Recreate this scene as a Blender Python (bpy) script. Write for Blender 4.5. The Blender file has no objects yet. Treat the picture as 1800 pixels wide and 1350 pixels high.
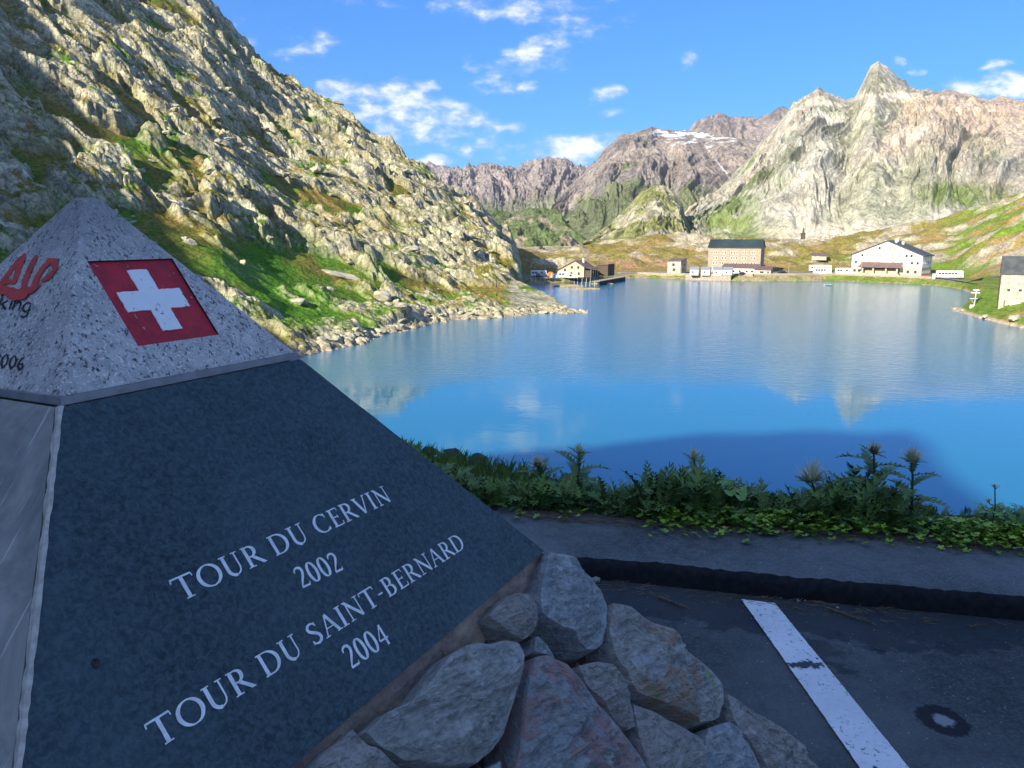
import bpy, math, random
import numpy as np
from mathutils import Vector
R = math.radians
random.seed(7)
SC = bpy.context.scene
COL = SC.collection

# ------------------------------------------------------------------ camera
F, PITCH, CAMZ = 1380.0, R(10.71), 1.62
cam = bpy.data.cameras.new('camera')
cam.sensor_width = 36.0
cam.lens = 36.0 * F / 1800.0
cam.clip_start, cam.clip_end = 0.05, 60000
camo = bpy.data.objects.new('camera', cam)
COL.objects.link(camo)
camo.location = (0, 0, CAMZ)
camo.rotation_euler = (math.pi / 2 - PITCH, 0, 0)
SC.camera = camo
CAM = np.array([0, 0, CAMZ])

# ------------------------------------------------------------------ light
SUN_AZ, SUN_EL = R(-140), R(27)      # azimuth from +Y, positive towards +X
SUN_STR, SKY_STR, EXPO = 4.2, 0.15, 1.35
HAZE = 0.00002
sun = bpy.data.lights.new('sun', 'SUN')
sun.energy = SUN_STR
sun.angle = R(0.5)
sun.color = (1.0, 0.88, 0.67)
suno = bpy.data.objects.new('sun', sun)
COL.objects.link(suno)
sdir = Vector((math.sin(SUN_AZ) * math.cos(SUN_EL), math.cos(SUN_AZ) * math.cos(SUN_EL), math.sin(SUN_EL)))
suno.rotation_euler = sdir.to_track_quat('Z', 'Y').to_euler()
SC.view_settings.view_transform = 'Standard'
SC.view_settings.look = 'None'
SC.view_settings.exposure = EXPO
SC.view_settings.gamma = 1.0
SC.view_settings.use_curve_mapping = False
SC.render.engine = 'CYCLES'
SC.cycles.max_bounces = 4
SC.cycles.diffuse_bounces = 2
SC.cycles.glossy_bounces = 2
SC.cycles.transparent_max_bounces = 4
SC.cycles.volume_bounces = 0
SC.cycles.use_denoising = True


class NT:
    """small helper over a node tree"""
    def __init__(s, nt):
        s.nt = nt
    def n(s, typ, **kw):
        nd = s.nt.nodes.new(typ)
        for k, v in kw.items():
            setattr(nd, k, v)
        return nd
    def link(s, a, b):
        s.nt.links.new(a, b)
    def setv(s, sock, v):
        if isinstance(v, bpy.types.NodeSocket):
            s.link(v, sock)
        else:
            sock.default_value = v
    def math(s, op, a, b=0.0, c=None, clamp=False):
        m = s.n('ShaderNodeMath', operation=op, use_clamp=clamp)
        s.setv(m.inputs[0], a); s.setv(m.inputs[1], b)
        if c is not None:
            s.setv(m.inputs[2], c)
        return m.outputs[0]
    def vmath(s, op, a, b=None, scale=None):
        m = s.n('ShaderNodeVectorMath', operation=op)
        s.setv(m.inputs[0], a)
        if b is not None:
            s.setv(m.inputs[1], b)
        if scale is not None:
            s.setv(m.inputs[3], scale)
        return m.outputs['Value'] if op in ('LENGTH', 'DOT_PRODUCT') else m.outputs[0]
    def mix(s, f, a, b, blend='MIX'):
        m = s.n('ShaderNodeMix', data_type='RGBA', blend_type=blend)
        s.setv(m.inputs[0], f); s.setv(m.inputs[6], a); s.setv(m.inputs[7], b)
        return m.outputs[2]
    def noise(s, vec, scale, detail=4, rough=0.55, dist=0.0):
        m = s.n('ShaderNodeTexNoise')
        s.setv(m.inputs['Vector'], vec)
        m.inputs['Scale'].default_value = scale
        m.inputs['Detail'].default_value = detail
        m.inputs['Roughness'].default_value = rough
        m.inputs['Distortion'].default_value = dist
        return m.outputs['Fac']
    def voro(s, vec, scale, feature='F1'):
        m = s.n('ShaderNodeTexVoronoi', feature=feature)
        s.setv(m.inputs['Vector'], vec)
        m.inputs['Scale'].default_value = scale
        return m.outputs['Distance']
    def ramp(s, f, a, b, lo=0.0, hi=1.0):
        m = s.n('ShaderNodeMapRange', interpolation_type='SMOOTHSTEP')
        s.setv(m.inputs[0], f)
        m.inputs[1].default_value, m.inputs[2].default_value = a, b
        m.inputs[3].default_value, m.inputs[4].default_value = lo, hi
        return m.outputs[0]
    def mapping(s, vec, scale=(1, 1, 1), rot=(0, 0, 0), loc=(0, 0, 0)):
        m = s.n('ShaderNodeMapping')
        s.setv(m.inputs[0], vec)
        m.inputs['Scale'].default_value = scale
        m.inputs['Rotation'].default_value = rot
        m.inputs['Location'].default_value = loc
        return m.outputs[0]
    def bump(s, h, strength, dist, normal=None):
        m = s.n('ShaderNodeBump')
        m.inputs['Strength'].default_value = strength
        m.inputs['Distance'].default_value = dist
        s.link(h, m.inputs['Height'])
        if normal is not None:
            s.link(normal, m.inputs['Normal'])
        return m.outputs[0]


def c4(c):
    return (c[0], c[1], c[2], 1.0)


# ------------------------------------------------------------------ world: sky and clouds
world = bpy.data.worlds.new('World')
SC.world = world
world.use_nodes = True
w = NT(world.node_tree)
world.node_tree.nodes.clear()
sky = w.n('ShaderNodeTexSky', sky_type='NISHITA', sun_disc=False)
sky.sun_elevation = SUN_EL
sky.sun_rotation = SUN_AZ
sky.altitude = 0
sky.air_density, sky.dust_density, sky.ozone_density = 1.0, 0.5, 1.0
hs = w.n('ShaderNodeHueSaturation')
hs.inputs['Saturation'].default_value = 1.0
hs.inputs['Value'].default_value = 1.0
gm = w.n('ShaderNodeGamma'); gm.inputs['Gamma'].default_value = 0.7
w.link(sky.outputs[0], gm.inputs['Color'])
w.link(gm.outputs[0], hs.inputs['Color'])
tc = w.n('ShaderNodeTexCoord')
D = w.vmath('NORMALIZE', tc.outputs['Generated'])
sep = w.n('ShaderNodeSeparateXYZ')
w.link(D, sep.inputs[0])
yy = w.math('MAXIMUM', sep.outputs[1], 0.05)
gx = w.math('DIVIDE', sep.outputs[0], yy)
gz = w.math('DIVIDE', sep.outputs[2], yy)
cv = w.n('ShaderNodeCombineXYZ')
w.link(gx, cv.inputs[0]); w.link(gz, cv.inputs[1])
G2 = cv.outputs[0]
nz = w.noise(w.mapping(G2, scale=(1.0, 1.9, 1)), 19, 7, 0.62)
nw = w.n('ShaderNodeTexNoise'); nw.inputs['Scale'].default_value = 9; nw.inputs['Detail'].default_value = 3
w.link(G2, nw.inputs['Vector'])
warp = w.vmath('SCALE', w.vmath('SUBTRACT', nw.outputs['Color'], (0.5, 0.5, 0.5)), scale=0.035)
GW = w.vmath('ADD', G2, warp)


def sky_pt(px, py):
    dx, dz = (px - 900) / F, (675 - py) / F
    y = math.cos(PITCH) + dz * math.sin(PITCH)
    return dx / y, (-math.sin(PITCH) + dz * math.cos(PITCH)) / y


# clouds: (px, py, half width, half height, density, tilt)
CL = [(500, 78, 85, 26, .62, -.25), (930, 15, 125, 26, .75, .0), (955, 92, 75, 26, .8, .25), (820, 112, 20, 10, .8, 0),
      (745, 155, 26, 10, .85, 0), (865, 152, 50, 12, .6, .0), (930, 153, 18, 9, .8, 0), (1055, 165, 28, 12, .95, .1),
      (620, 185, 60, 26, 1.1, -.1), (745, 205, 125, 32, 1.1, -.25), (740, 228, 36, 22, 1.1, 0), (870, 228, 70, 16, .7, -.1),
      (678, 245, 27, 22, 1.25, 0), (1012, 263, 75, 17, 1.3, .05), (820, 272, 12, 9, 1.0, 0), (1072, 200, 20, 6, .6, 0),
      (1755, 108, 32, 9, 1.0, .35), (1740, 150, 80, 22, 1.0, .1), (1585, 103, 10, 7, .7, 0), (1213, 100, 12, 16, .5, 0),
      (765, 288, 25, 8, 1.1, 0), (1110, 40, 14, 8, .5, 0), (650, 5, 60, 10, .5, 0), (1800, 165, 60, 12, 1.0, 0),
      (880, 278, 15, 5, .6, 0), (1010, 20, 60, 25, .6, 0), (1613, 118, 14, 5, .6, 0)]
acc = None
for (px, py, hw, hh, den, tilt) in CL:
    cx, cz = sky_pt(px, py)
    k = 1.0 / F
    mp = w.n('ShaderNodeMapping', vector_type='TEXTURE')
    w.link(GW, mp.inputs[0])
    mp.inputs['Location'].default_value = (cx, cz, 0)
    mp.inputs['Rotation'].default_value = (0, 0, tilt)
    mp.inputs['Scale'].default_value = (hw * k * 1.55, hh * k * 1.7, 1)
    d = w.vmath('LENGTH', mp.outputs[0])
    b = w.math('MULTIPLY', w.math('SUBTRACT', 1.0, w.math('MULTIPLY', d, d), clamp=True), den)
    acc = b if acc is None else w.math('MAXIMUM', acc, b)
cl = w.math('ADD', w.math('MULTIPLY', acc, 0.61), w.math('MULTIPLY', w.math('SUBTRACT', nz, 0.5), 2.3))
clm = w.ramp(cl, 0.16, 0.86)
front = w.ramp(sep.outputs[1], 0.05, 0.2)
clm = w.math('MULTIPLY', w.math('MULTIPLY', clm, w.ramp(acc, 0.0, 0.28)), front)
clm = w.math('MULTIPLY', clm, 0.78)
# unseen cloud added outside the view, denser, to brighten and whiten the shade
n3 = w.noise(D, 3.2, 7, 0.6)
dn = w.math('MULTIPLY', w.math('MULTIPLY', w.ramp(n3, 0.475, 0.60), w.ramp(sep.outputs[2], 0.05, 0.2)), w.ramp(w.vmath('DOT_PRODUCT', D, (0, .97, .24)), .80, .68))
clm = w.math('MAXIMUM', clm, w.math('MULTIPLY', dn, 0.9))
cloudcol = w.mix(w.math('MAXIMUM', w.ramp(cl, 0.3, 0.9), w.ramp(n3, .56, .7)), (1.7, 2.0, 2.7, 1), (3.5, 3.45, 3.4, 1))
skyt = w.mix(1.0, hs.outputs[0], (0.145, 0.40, 0.85, 1), 'MULTIPLY')
skyc = w.mix(clm, skyt, cloudcol)
bg = w.n('ShaderNodeBackground')
w.link(skyc, bg.inputs[0])
bg.inputs[1].default_value = SKY_STR
wo = w.n('ShaderNodeOutputWorld')
w.link(bg.outputs[0], wo.inputs[0])

# ------------------------------------------------------------------ helpers: photograph geometry
def ray(px, py):
    dx, dz = (px - 900) / F, (675 - py) / F
    return np.array([dx, math.cos(PITCH) + dz * math.sin(PITCH), -math.sin(PITCH) + dz * math.cos(PITCH)])


def on_z(px, py, z):
    r = ray(px, py)
    return CAM + r * ((z - CAMZ) / r[2])


def at_r(px, py, rr):
    r = ray(px, py)
    return CAM + r * (rr / math.hypot(r[0], r[1]))


def az_te(px, py):
    """azimuth in degrees and tangent of elevation of a pixel"""
    r = ray(px, py)
    return math.degrees(math.atan2(r[0], r[1])), r[2] / math.hypot(r[0], r[1])


def azr(px, py, z):
    a, t = az_te(px, py)
    return a, (z - CAMZ) / t


def project(X, Y, Z):
    Z = Z - CAMZ
    yc = np.maximum(Y * math.cos(PITCH) - Z * math.sin(PITCH), 0.01)
    zc = Y * math.sin(PITCH) + Z * math.cos(PITCH)
    return 900 + F * X / yc, 675 - F * zc / yc


# ------------------------------------------------------------------ helpers: objects
def tag(o, label=None, cat=None, group=None, kind=None):
    if label: o['label'] = label
    if cat: o['category'] = cat
    if group: o['group'] = group
    if kind: o['kind'] = kind
    return o


def empty(name, loc, rz=0.0):
    o = bpy.data.objects.new(name, None)
    o.empty_display_size = 0.2
    COL.objects.link(o)
    o.location = tuple(float(v) for v in loc)
    o.rotation_euler = (0, 0, rz)
    return o


def link(name, me, mat=None, parent=None):
    if mat is not None and not me.materials:
        for m in (mat if isinstance(mat, (list, tuple)) else [mat]):
            me.materials.append(m)
    o = bpy.data.objects.new(name, me)
    COL.objects.link(o)
    if parent is not None:
        o.parent = parent
    return o


class MB:
    """collects faces and links them as one mesh object"""
    def __init__(s):
        s.v, s.f, s.mi = [], [], []
        s.m = 0
    def add(s, vs, fs):
        b = len(s.v)
        s.v += [tuple(float(q) for q in p) for p in vs]
        s.f += [tuple(b + i for i in f) for f in fs]
        s.mi += [s.m] * len(fs)
        return s
    def box(s, x0, x1, y0, y1, z0, z1):
        return s.add([(x0, y0, z0), (x1, y0, z0), (x1, y1, z0), (x0, y1, z0), (x0, y0, z1), (x1, y0, z1), (x1, y1, z1), (x0, y1, z1)],
                     [(0, 3, 2, 1), (4, 5, 6, 7), (0, 1, 5, 4), (1, 2, 6, 5), (2, 3, 7, 6), (3, 0, 4, 7)])
    def prism(s, poly, y0, y1):
        """polygon in xz extruded along y"""
        n = len(poly)
        vs = [(p[0], y0, p[1]) for p in poly] + [(p[0], y1, p[1]) for p in poly]
        fs = [tuple(range(n)), tuple(range(2 * n - 1, n - 1, -1))] + [(i, i + n, (i + 1) % n + n, (i + 1) % n) for i in range(n)]
        return s.add(vs, fs)
    def extr(s, poly, z0, z1):
        n = len(poly)
        vs = [(p[0], p[1], z0) for p in poly] + [(p[0], p[1], z1) for p in poly]
        fs = [tuple(range(n - 1, -1, -1)), tuple(range(n, 2 * n))] + [(i, (i + 1) % n, (i + 1) % n + n, i + n) for i in range(n)]
        return s.add(vs, fs)
    def tube(s, pts, rad, n=6, cap=True):
        pts = [Vector(p) for p in pts]
        rads = rad if isinstance(rad, (list, tuple)) else [rad] * len(pts)
        rings = []
        for i, p in enumerate(pts):
            d = (pts[min(i + 1, len(pts) - 1)] - pts[max(i - 1, 0)]).normalized()
            a = d.cross(Vector((0, 0, 1)) if abs(d.z) < .9 else Vector((1, 0, 0))).normalized()
            b = d.cross(a)
            rings.append([p + (a * math.cos(t) + b * math.sin(t)) * rads[i] for t in [2 * math.pi * k / n for k in range(n)]])
        vs = [q for r in rings for q in r]
        fs = [(i * n + k, i * n + (k + 1) % n, (i + 1) * n + (k + 1) % n, (i + 1) * n + k) for i in range(len(pts) - 1) for k in range(n)]
        if cap:
            fs += [tuple(range(n - 1, -1, -1)), tuple(range((len(pts) - 1) * n, len(pts) * n))]
        return s.add(vs, fs)
    def mesh(s, name, smooth=False):
        me = bpy.data.meshes.new(name)
        me.from_pydata(s.v, [], s.f)
        if any(s.mi):
            me.polygons.foreach_set('material_index', s.mi)
        if smooth:
            me.polygons.foreach_set('use_smooth', [True] * len(me.polygons))
        me.update()
        return me
    def build(s, name, mat, parent=None, smooth=False):
        return link(name, s.mesh(name, smooth), mat, parent)


def grid_mesh(name, X, Y, Z, C=None, keep=None, smooth=True):
    """mesh from 2D arrays; C = colour array, keep = boolean mask on the cells"""
    n, m = X.shape
    idx = np.arange(n * m).reshape(n, m)
    q = np.stack([idx[:-1, :-1], idx[1:, :-1], idx[1:, 1:], idx[:-1, 1:]], -1).reshape(-1, 4)
    if keep is not None:
        q = q[keep.reshape(-1)]
    co = np.stack([X, Y, Z], -1).reshape(-1, 3)
    used = np.zeros(n * m, bool)
    used[q.reshape(-1)] = True
    remap = np.cumsum(used) - 1
    q = remap[q]
    co = co[used]
    me = bpy.data.meshes.new(name)
    me.vertices.add(len(co))
    me.vertices.foreach_set('co', co.astype(np.float32).ravel())
    me.loops.add(q.size)
    me.loops.foreach_set('vertex_index', q.astype(np.int32).ravel())
    me.polygons.add(len(q))
    me.polygons.foreach_set('loop_start', np.arange(0, q.size, 4, dtype=np.int32))
    me.polygons.foreach_set('loop_total', np.full(len(q), 4, dtype=np.int32))
    me.polygons.foreach_set('use_smooth', np.full(len(q), smooth))
    me.update(calc_edges=True)
    if C is not None:
        c = C.reshape(-1, 3)[used]
        a = me.color_attributes.new('Col', 'FLOAT_COLOR', 'POINT')
        a.data.foreach_set('color', np.concatenate([c, np.ones((len(c), 1))], 1).astype(np.float32).ravel())
    return me


# ------------------------------------------------------------------ numpy noise
_rs = np.random.RandomState(3)
_PERM = _rs.permutation(4096).astype(np.int64)
_GA = _rs.rand(4096) * 2 * np.pi
_GX, _GY = np.cos(_GA), np.sin(_GA)
_J1, _J2 = _rs.rand(4096), _rs.rand(4096)


def _h(ix, iy, seed):
    return _PERM[(_PERM[(ix + seed * 131) & 4095] + iy * 7 + seed * 17) & 4095]


def perlin(x, y, seed=0):
    ix, iy = np.floor(x), np.floor(y)
    fx, fy = x - ix, y - iy
    ix, iy = ix.astype(np.int64), iy.astype(np.int64)
    u = fx * fx * fx * (fx * (fx * 6 - 15) + 10)
    v = fy * fy * fy * (fy * (fy * 6 - 15) + 10)
    def g(dx, dy):
        h = _h(ix + dx, iy + dy, seed)
        return _GX[h] * (fx - dx) + _GY[h] * (fy - dy)
    a = g(0, 0); b = g(1, 0); c = g(0, 1); d = g(1, 1)
    return ((a + u * (b - a)) * (1 - v) + (c + u * (d - c)) * v) * 1.5


def fbm(x, y, oct=4, seed=0, gain=0.5, lac=2.03):
    s, a = 0, 1.0
    for i in range(oct):
        s = s + a * perlin(x, y, seed + i)
        x, y, a = x * lac + 5.3, y * lac + 1.7, a * gain
    return s


def ridged(x, y, oct=4, seed=0, gain=0.5, lac=2.03):
    s, a, t = 0, 1.0, 0
    for i in range(oct):
        s = s + a * (1 - 2 * np.abs(perlin(x, y, seed + i)))
        t += a
        x, y, a = x * lac + 3.1, y * lac + 9.2, a * gain
    return s / t


def worley(x, y, seed=0, tilt=False):
    """F1, F2, a random number per cell; with tilt the slope of the cell's own random plane"""
    ix, iy = np.floor(x).astype(np.int64), np.floor(y).astype(np.int64)
    f1 = np.full(x.shape, 9.0); f2 = np.full(x.shape, 9.0); cid = np.zeros(x.shape); tl = np.zeros(x.shape)
    for dx in (-1, 0, 1):
        for dy in (-1, 0, 1):
            h = _h(ix + dx, iy + dy, seed)
            vx, vy = ix + dx + _J1[h] - x, iy + dy + _J2[h] - y
            d = np.hypot(vx, vy)
            m = d < f1
            f2 = np.where(m, f1, np.minimum(f2, d))
            cid = np.where(m, _J1[(h * 31 + 7) & 4095], cid)
            if tilt:
                tl = np.where(m, vx * _GX[(h * 13 + 5) & 4095] + vy * _GY[(h * 13 + 5) & 4095], tl)
            f1 = np.where(m, d, f1)
    return (f1, f2, cid, tl) if tilt else (f1, f2, cid)


def sstep(a, b, x):
    t = np.clip((x - a) / (b - a), 0, 1)
    return t * t * (3 - 2 * t)


def lerp(a, b, t):
    return a + (b - a) * t


def cmix(A, B, t):
    return A + (np.asarray(B) - A) * t[..., None]


# ------------------------------------------------------------------ materials
def new_mat(name):
    m = bpy.data.materials.new(name)
    m.use_nodes = True
    m.node_tree.nodes.clear()
    t = NT(m.node_tree)
    out = t.n('ShaderNodeOutputMaterial')
    b = t.n('ShaderNodeBsdfPrincipled')
    t.link(b.outputs[0], out.inputs[0])
    tc = t.n('ShaderNodeTexCoord')
    return m, t, b, tc.outputs['Object']


def mat(name, c1, c2=None, scale=3.0, rough=0.85, bump=0.0, bdist=0.01, bscale=None, detail=4, metal=0.0, lo=.35, hi=.65, stretch=(1, 1, 1), spec=.3):
    m, t, b, V = new_mat(name)
    V = t.mapping(V, scale=stretch)
    if c2 is None:
        c2 = tuple(v * 0.72 for v in c1)
    n = t.noise(V, scale, detail)
    t.link(t.mix(t.ramp(n, lo, hi), c4(c1), c4(c2)), b.inputs['Base Color'])
    b.inputs['Roughness'].default_value = rough
    b.inputs['Metallic'].default_value = metal
    b.inputs['Specular IOR Level'].default_value = spec
    if bump:
        nb = t.noise(V, bscale or scale * 3, 5, 0.6)
        t.link(t.bump(nb, bump, bdist), b.inputs['Normal'])
    return m


def terrain_mat(name, sc=1.0, bstr=0.9, bd=0.5, lo=.62, hi=1.35, streak=None):
    """base colour attribute times fine grain"""
    m, t, b, V = new_mat(name)
    at = t.n('ShaderNodeVertexColor', layer_name='Col')
    V2 = t.mapping(V, scale=streak) if streak else V
    n1 = t.noise(V2, 0.9 * sc, 6, 0.68)
    n2 = t.noise(V, 0.16 * sc, 4, 0.6)
    vo = t.voro(V2, 0.55 * sc)
    g = t.math('MULTIPLY', t.ramp(n1, 0.3, 0.7, lo, hi), t.ramp(n2, 0.3, 0.7, 0.85, 1.15))
    crk = t.math('ABSOLUTE', t.math('SUBTRACT', t.noise(V2, 0.42 * sc, 5, 0.62, 0.6), 0.5))
    g = t.math('MULTIPLY', g, t.ramp(crk, 0.0, 0.035, 0.55, 1.0))
    gc = t.n('ShaderNodeCombineColor')
    for i in range(3):
        t.link(g, gc.inputs[i])
    t.link(t.mix(1.0, at.outputs[0], gc.outputs[0], 'MULTIPLY'), b.inputs['Base Color'])
    b.inputs['Roughness'].default_value = 0.95
    b.inputs['Specular IOR Level'].default_value = 0.1
    hgt = t.math('ADD', n1, t.math('MULTIPLY', vo, 0.5))
    t.link(t.bump(hgt, bstr, bd), b.inputs['Normal'])
    return m

# ================================================================== TERRAIN
LAKE = -23.4
TERR = -20.6                     # level of the far terrace
M_hill = terrain_mat('hillside rock and turf', 1.0, 0.9, 0.55)
M_far = terrain_mat('far shore ground', 0.9, 0.6, 0.4)
M_mtn = terrain_mat('mountain rock', 0.10, .7, 5.0, .72, 1.26, streak=(1.6, 1.6, 0.6))
M_mtn_far = terrain_mat('distant rock', 0.03, 1.0, 16.0, .75, 1.2, streak=(2.0, 2.0, 0.5))


def curve(pts, col=1):
    """pts of (azimuth, value...) to an interpolating function"""
    a = np.array(sorted(pts))
    return lambda x: np.interp(x, a[:, 0], a[:, col])


def polar(az0, az1, n, r0, r1, m, logr=True):
    az = np.linspace(az0, az1, n)
    r = np.geomspace(r0, r1, m) if logr else np.linspace(r0, r1, m)
    A, Rr = np.meshgrid(az, r, indexing='ij')
    return A, Rr, Rr * np.sin(np.radians(A)), Rr * np.cos(np.radians(A))


# ---- left hillside (curves read off the photograph, distances from the lake level)
SH = [azr(x, y, LAKE) for x, y in [(520, 625), (560, 616), (600, 608), (640, 600), (680, 587), (740, 573), (790, 563), (860, 557), (900, 555), (950, 550), (985, 550), (1010, 549)]]
SH = [(-60, 150), (-45, 128), (-30, 130), (-20, 145)] + SH + [(7, 262)]
shore_l = curve(SH)
RG = [(345, 0, 520), (400, 60, 520), (450, 110, 515), (500, 155, 505), (560, 190, 495), (600, 215, 485), (650, 250, 475), (700, 277, 465), (745, 306, 455),
      (790, 345, 445), (830, 376, 440), (860, 402, 436), (885, 426, 432), (905, 440, 430)]
RGa = [(az_te(x, y)[0], az_te(x, y)[1], r) for x, y, r in RG]
RGa = [(-60, .50, 520), (-36, .44, 520), (-31, .36, 520), (-27, .33, 520)] + RGa
te_l, rr_l = curve(RGa, 1), curve(RGa, 2)
HC = [(azr(890, 497, -16)[0], -16.0, 305), (azr(912, 502, -16.5)[0], -17.0, 300), (azr(940, 513, -18)[0], -18.6, 295), (azr(965, 524, -20)[0], -20.2, 288), (azr(990, 538, -22)[0], -22.0, 275), (azr(1008, 547, -23)[0], -23.3, 262)]
hcz, hcr = curve([(-3, -16, 305)] + HC + [(7, -26, 262)], 1), curve([(-3, -16, 305)] + HC + [(7, -26, 262)], 2)


def left_base(A, Rr):
    sh = shore_l(A)
    X, Y = Rr * np.sin(np.radians(A)), Rr * np.cos(np.radians(A))
    sh = sh + 5.0 * fbm(X / 16, Y / 16, 4, 5) * sstep(60, 10, np.abs(Rr - sh))
    rr = rr_l(A)
    zr = CAMZ + rr * te_l(A)
    t = (Rr - sh) / (rr - sh)
    e = 1.30
    z1 = LAKE + (zr - LAKE) * np.where(t <= 1, np.clip(t, 0, 1) ** e, 1 - 0.55 * (t - 1))
    # the end of the spur breaks off in a cliff
    edge = 0.75 + 0.5 * fbm(Rr / 25, A * 0 + 1.5, 3, 9)
    cut = sstep(edge, edge - 1.1, A)
    z1 = LAKE - 2 + (z1 - LAKE + 2) * cut
    th = (Rr - sh) / np.maximum(hcr(A) - sh, 3)
    z2 = np.where(th <= 1, LAKE + (hcz(A) - LAKE) * np.clip(th, 0, 1) ** 0.8, hcz(A) - (th - 1) * 9)
    z = np.maximum(z1, z2)
    z = np.where(Rr < sh, LAKE - (sh - Rr) * 0.25, z)
    return z, t, sh


A, Rr, X, Y = polar(-36.5, 5.5, 900, 120, 640, 820)
z, t, sh = left_base(A, Rr)
land = sstep(0, 12, Rr - sh) * sstep(LAKE - 1.2, LAKE + 1.2, z)
high = np.clip(t, 0, 1.2)
# strata frame
ca, sa = 0.93, -0.37
U, V = X * ca + Y * sa, -X * sa + Y * ca
wx, wy = 6 * fbm(X / 30, Y / 30, 3, 40), 6 * fbm(X / 30, Y / 30, 3, 50)
big = ridged((U + wx * 2) / 95, (V + wy * 2) / 48, 4, 11)
hd_ = sstep(-1.5, 0.3, A) * sstep(325, 300, Rr)
land = land * (1 - .72 * hd_)
low_ = sstep(.0, .30, high)
z = z + land * (0.12 + high * .9) * 8.0 * (big - 0.12)
med = ridged((U + wx) / 34, (V + wy) / 17, 4, 23)
m0 = fbm((U + wx) / 42, (V + wy) / 22, 5, 31)
rock = sstep(-0.10, 0.32, m0 + 0.42 * high - .13 + 0.32 * (med - 0.1) + 0.05 * (te_l(A) > 0))
gully = sstep(0.1, -0.35, big) * sstep(.75, .25, high)
rock = np.clip(rock * (1 - 0.6 * gully), 0, 1)
z = z + land * rock * 3.0 * (.3 + .7 * low_) * np.maximum(med + 0.25, 0)
# broken blocks at three sizes
hh = 0
for (lam, amp, sd) in ((36, 6.5, 60), (17, 3.6, 61), (7.0, 1.9, 62), (3.1, .85, 63), (1.5, .34, 64)):
    wxx, wyy = lam * 0.5 * perlin(X / lam, Y / lam, sd + 3), lam * 0.5 * perlin(X / lam, Y / lam, sd + 5)
    f1, f2, cid, tl = worley((U + wxx) / (lam * 1.9), (V + wyy) / lam, sd, True)
    dome = np.sqrt(np.clip(1 - (f1 / .85) ** 2, 0, 1))
    cr_ = np.clip((f2 - f1) * 5, 0, 1)
    hh = hh + amp * (.42 * dome * (0.15 + cid) - .40 + cr_ * (.30 + .45 * cid + .85 * tl))
    if lam == 17: id1 = cid
    if lam == 3.1: id2, cr2 = cid, f2 - f1
    if lam == 7.0: cr1 = f2 - f1
far = sstep(200, 420, Rr)
hh = hh * np.clip(.70 + 1.0 * fbm(X / 55 + 3, Y / 45, 3, 68), .25, 1.35)
z = z + land * hh * rock * lerp(0.34, 0.72, far)
# little terraces
tz = (z + 3 * m0) / 7.5
stp = tz - np.floor(tz)
z = z + land * rock * 1.8 * (sstep(0.0, 0.45, stp) - stp)
z = z + land * 0.5 * fbm(X / 3.5, Y / 3.5, 4, 71) * (0.25 + rock)
shoreband = sstep(16, 2, Rr - sh) * sstep(-8, 0, Rr - sh)
f1, f2, cidb = worley(U / 3.2, V / 2.0, 66)
z = z + shoreband * 1.5 * (np.clip((f2 - f1) * 2, 0, 1) * cidb - 0.1)
px, py = project(X, Y, z)
dzr = np.gradient(z, axis=1) / np.gradient(Rr, axis=1)
dza = np.gradient(z, axis=0) / (np.gradient(A, axis=0) * math.pi / 180 * Rr)
slope = np.hypot(dzr, dza)
X3, Y3, U3, V3 = X + .9 * z, Y + .5 * z, U + .6 * z, V + .9 * z
fn = fbm(X3 / 9, Y3 / 9, 5, 81)
fn2 = fbm(X3 / 2.2, Y3 / 2.2, 3, 83)
rk = np.clip(sstep(0.80, 1.35, slope + 0.45 * fn + 0.3 * fn2) * (0.25 + 0.8 * rock) + sstep(0.70, 1.02, rock * .95 + 0.38 * fn2 + 0.32 * fn - 0.12 * (1 - far)), 0, 1)
rk = np.maximum(rk, shoreband * sstep(.1, .5, cidb + .3 * fn))
head = hd_ * sstep(870, 905, px)
rk = np.maximum(rk, head * sstep(-.5, .0, fn + .1))
ROCK = cmix(np.zeros(X.shape + (3,)) + (0.44, 0.42, 0.315), (0.235, 0.235, 0.18), sstep(-.3, .6, fbm(X3 / 5, Y3 / 5, 4, 91)))
ROCK = cmix(ROCK, (0.50, 0.49, 0.38), sstep(0.1, .7, fbm(U3 / 14, V3 / 7, 3, 93)) * .8)
ROCK = cmix(ROCK, (0.17, 0.16, 0.115), np.maximum(sstep(0.16, 0.02, cr1) * .6, sstep(.12, .02, cr2) * .6))
GR = cmix(np.zeros(X.shape + (3,)) + (0.155, 0.150, 0.035), (0.080, 0.165, 0.022), sstep(-.15, .35, fbm(X / 26, Y / 26, 4, 95) + .35 * sstep(.6, .1, high) - .1))
GR = cmix(GR, (0.235, 0.165, 0.055), sstep(0.05, .55, fbm(X / 12, Y / 12, 4, 97) + .25 * high - .08) * .85)
vivid = np.exp(-(((px - 455) / 75) ** 2 + ((py - 470) / 60) ** 2)) + np.exp(-(((px - 560) / 90) ** 2 + ((py - 540) / 35) ** 2))
GR = cmix(GR, (0.070, 0.19, 0.018), np.clip(vivid * 1.1, 0, .9))
rk = rk * (1 - .75 * np.clip(vivid, 0, 1) * sstep(.5, -.2, fn))
C = cmix(GR, (0, 0, 0), rk * 0)
C = C * (1 - rk[..., None]) + ROCK * rk[..., None]
C = C * np.array((1.0, .99, .95))
C = cmix(C, (0.34, 0.29, 0.22), sstep(LAKE + 1.3, LAKE + .3, z) * .8)
keep = (z[:-1, :-1] > LAKE - 3) | (z[1:, 1:] > LAKE - 3)
me = grid_mesh('hillside', X, Y, z, C, keep, smooth=False)
o = link('hillside', me, M_hill)
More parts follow.
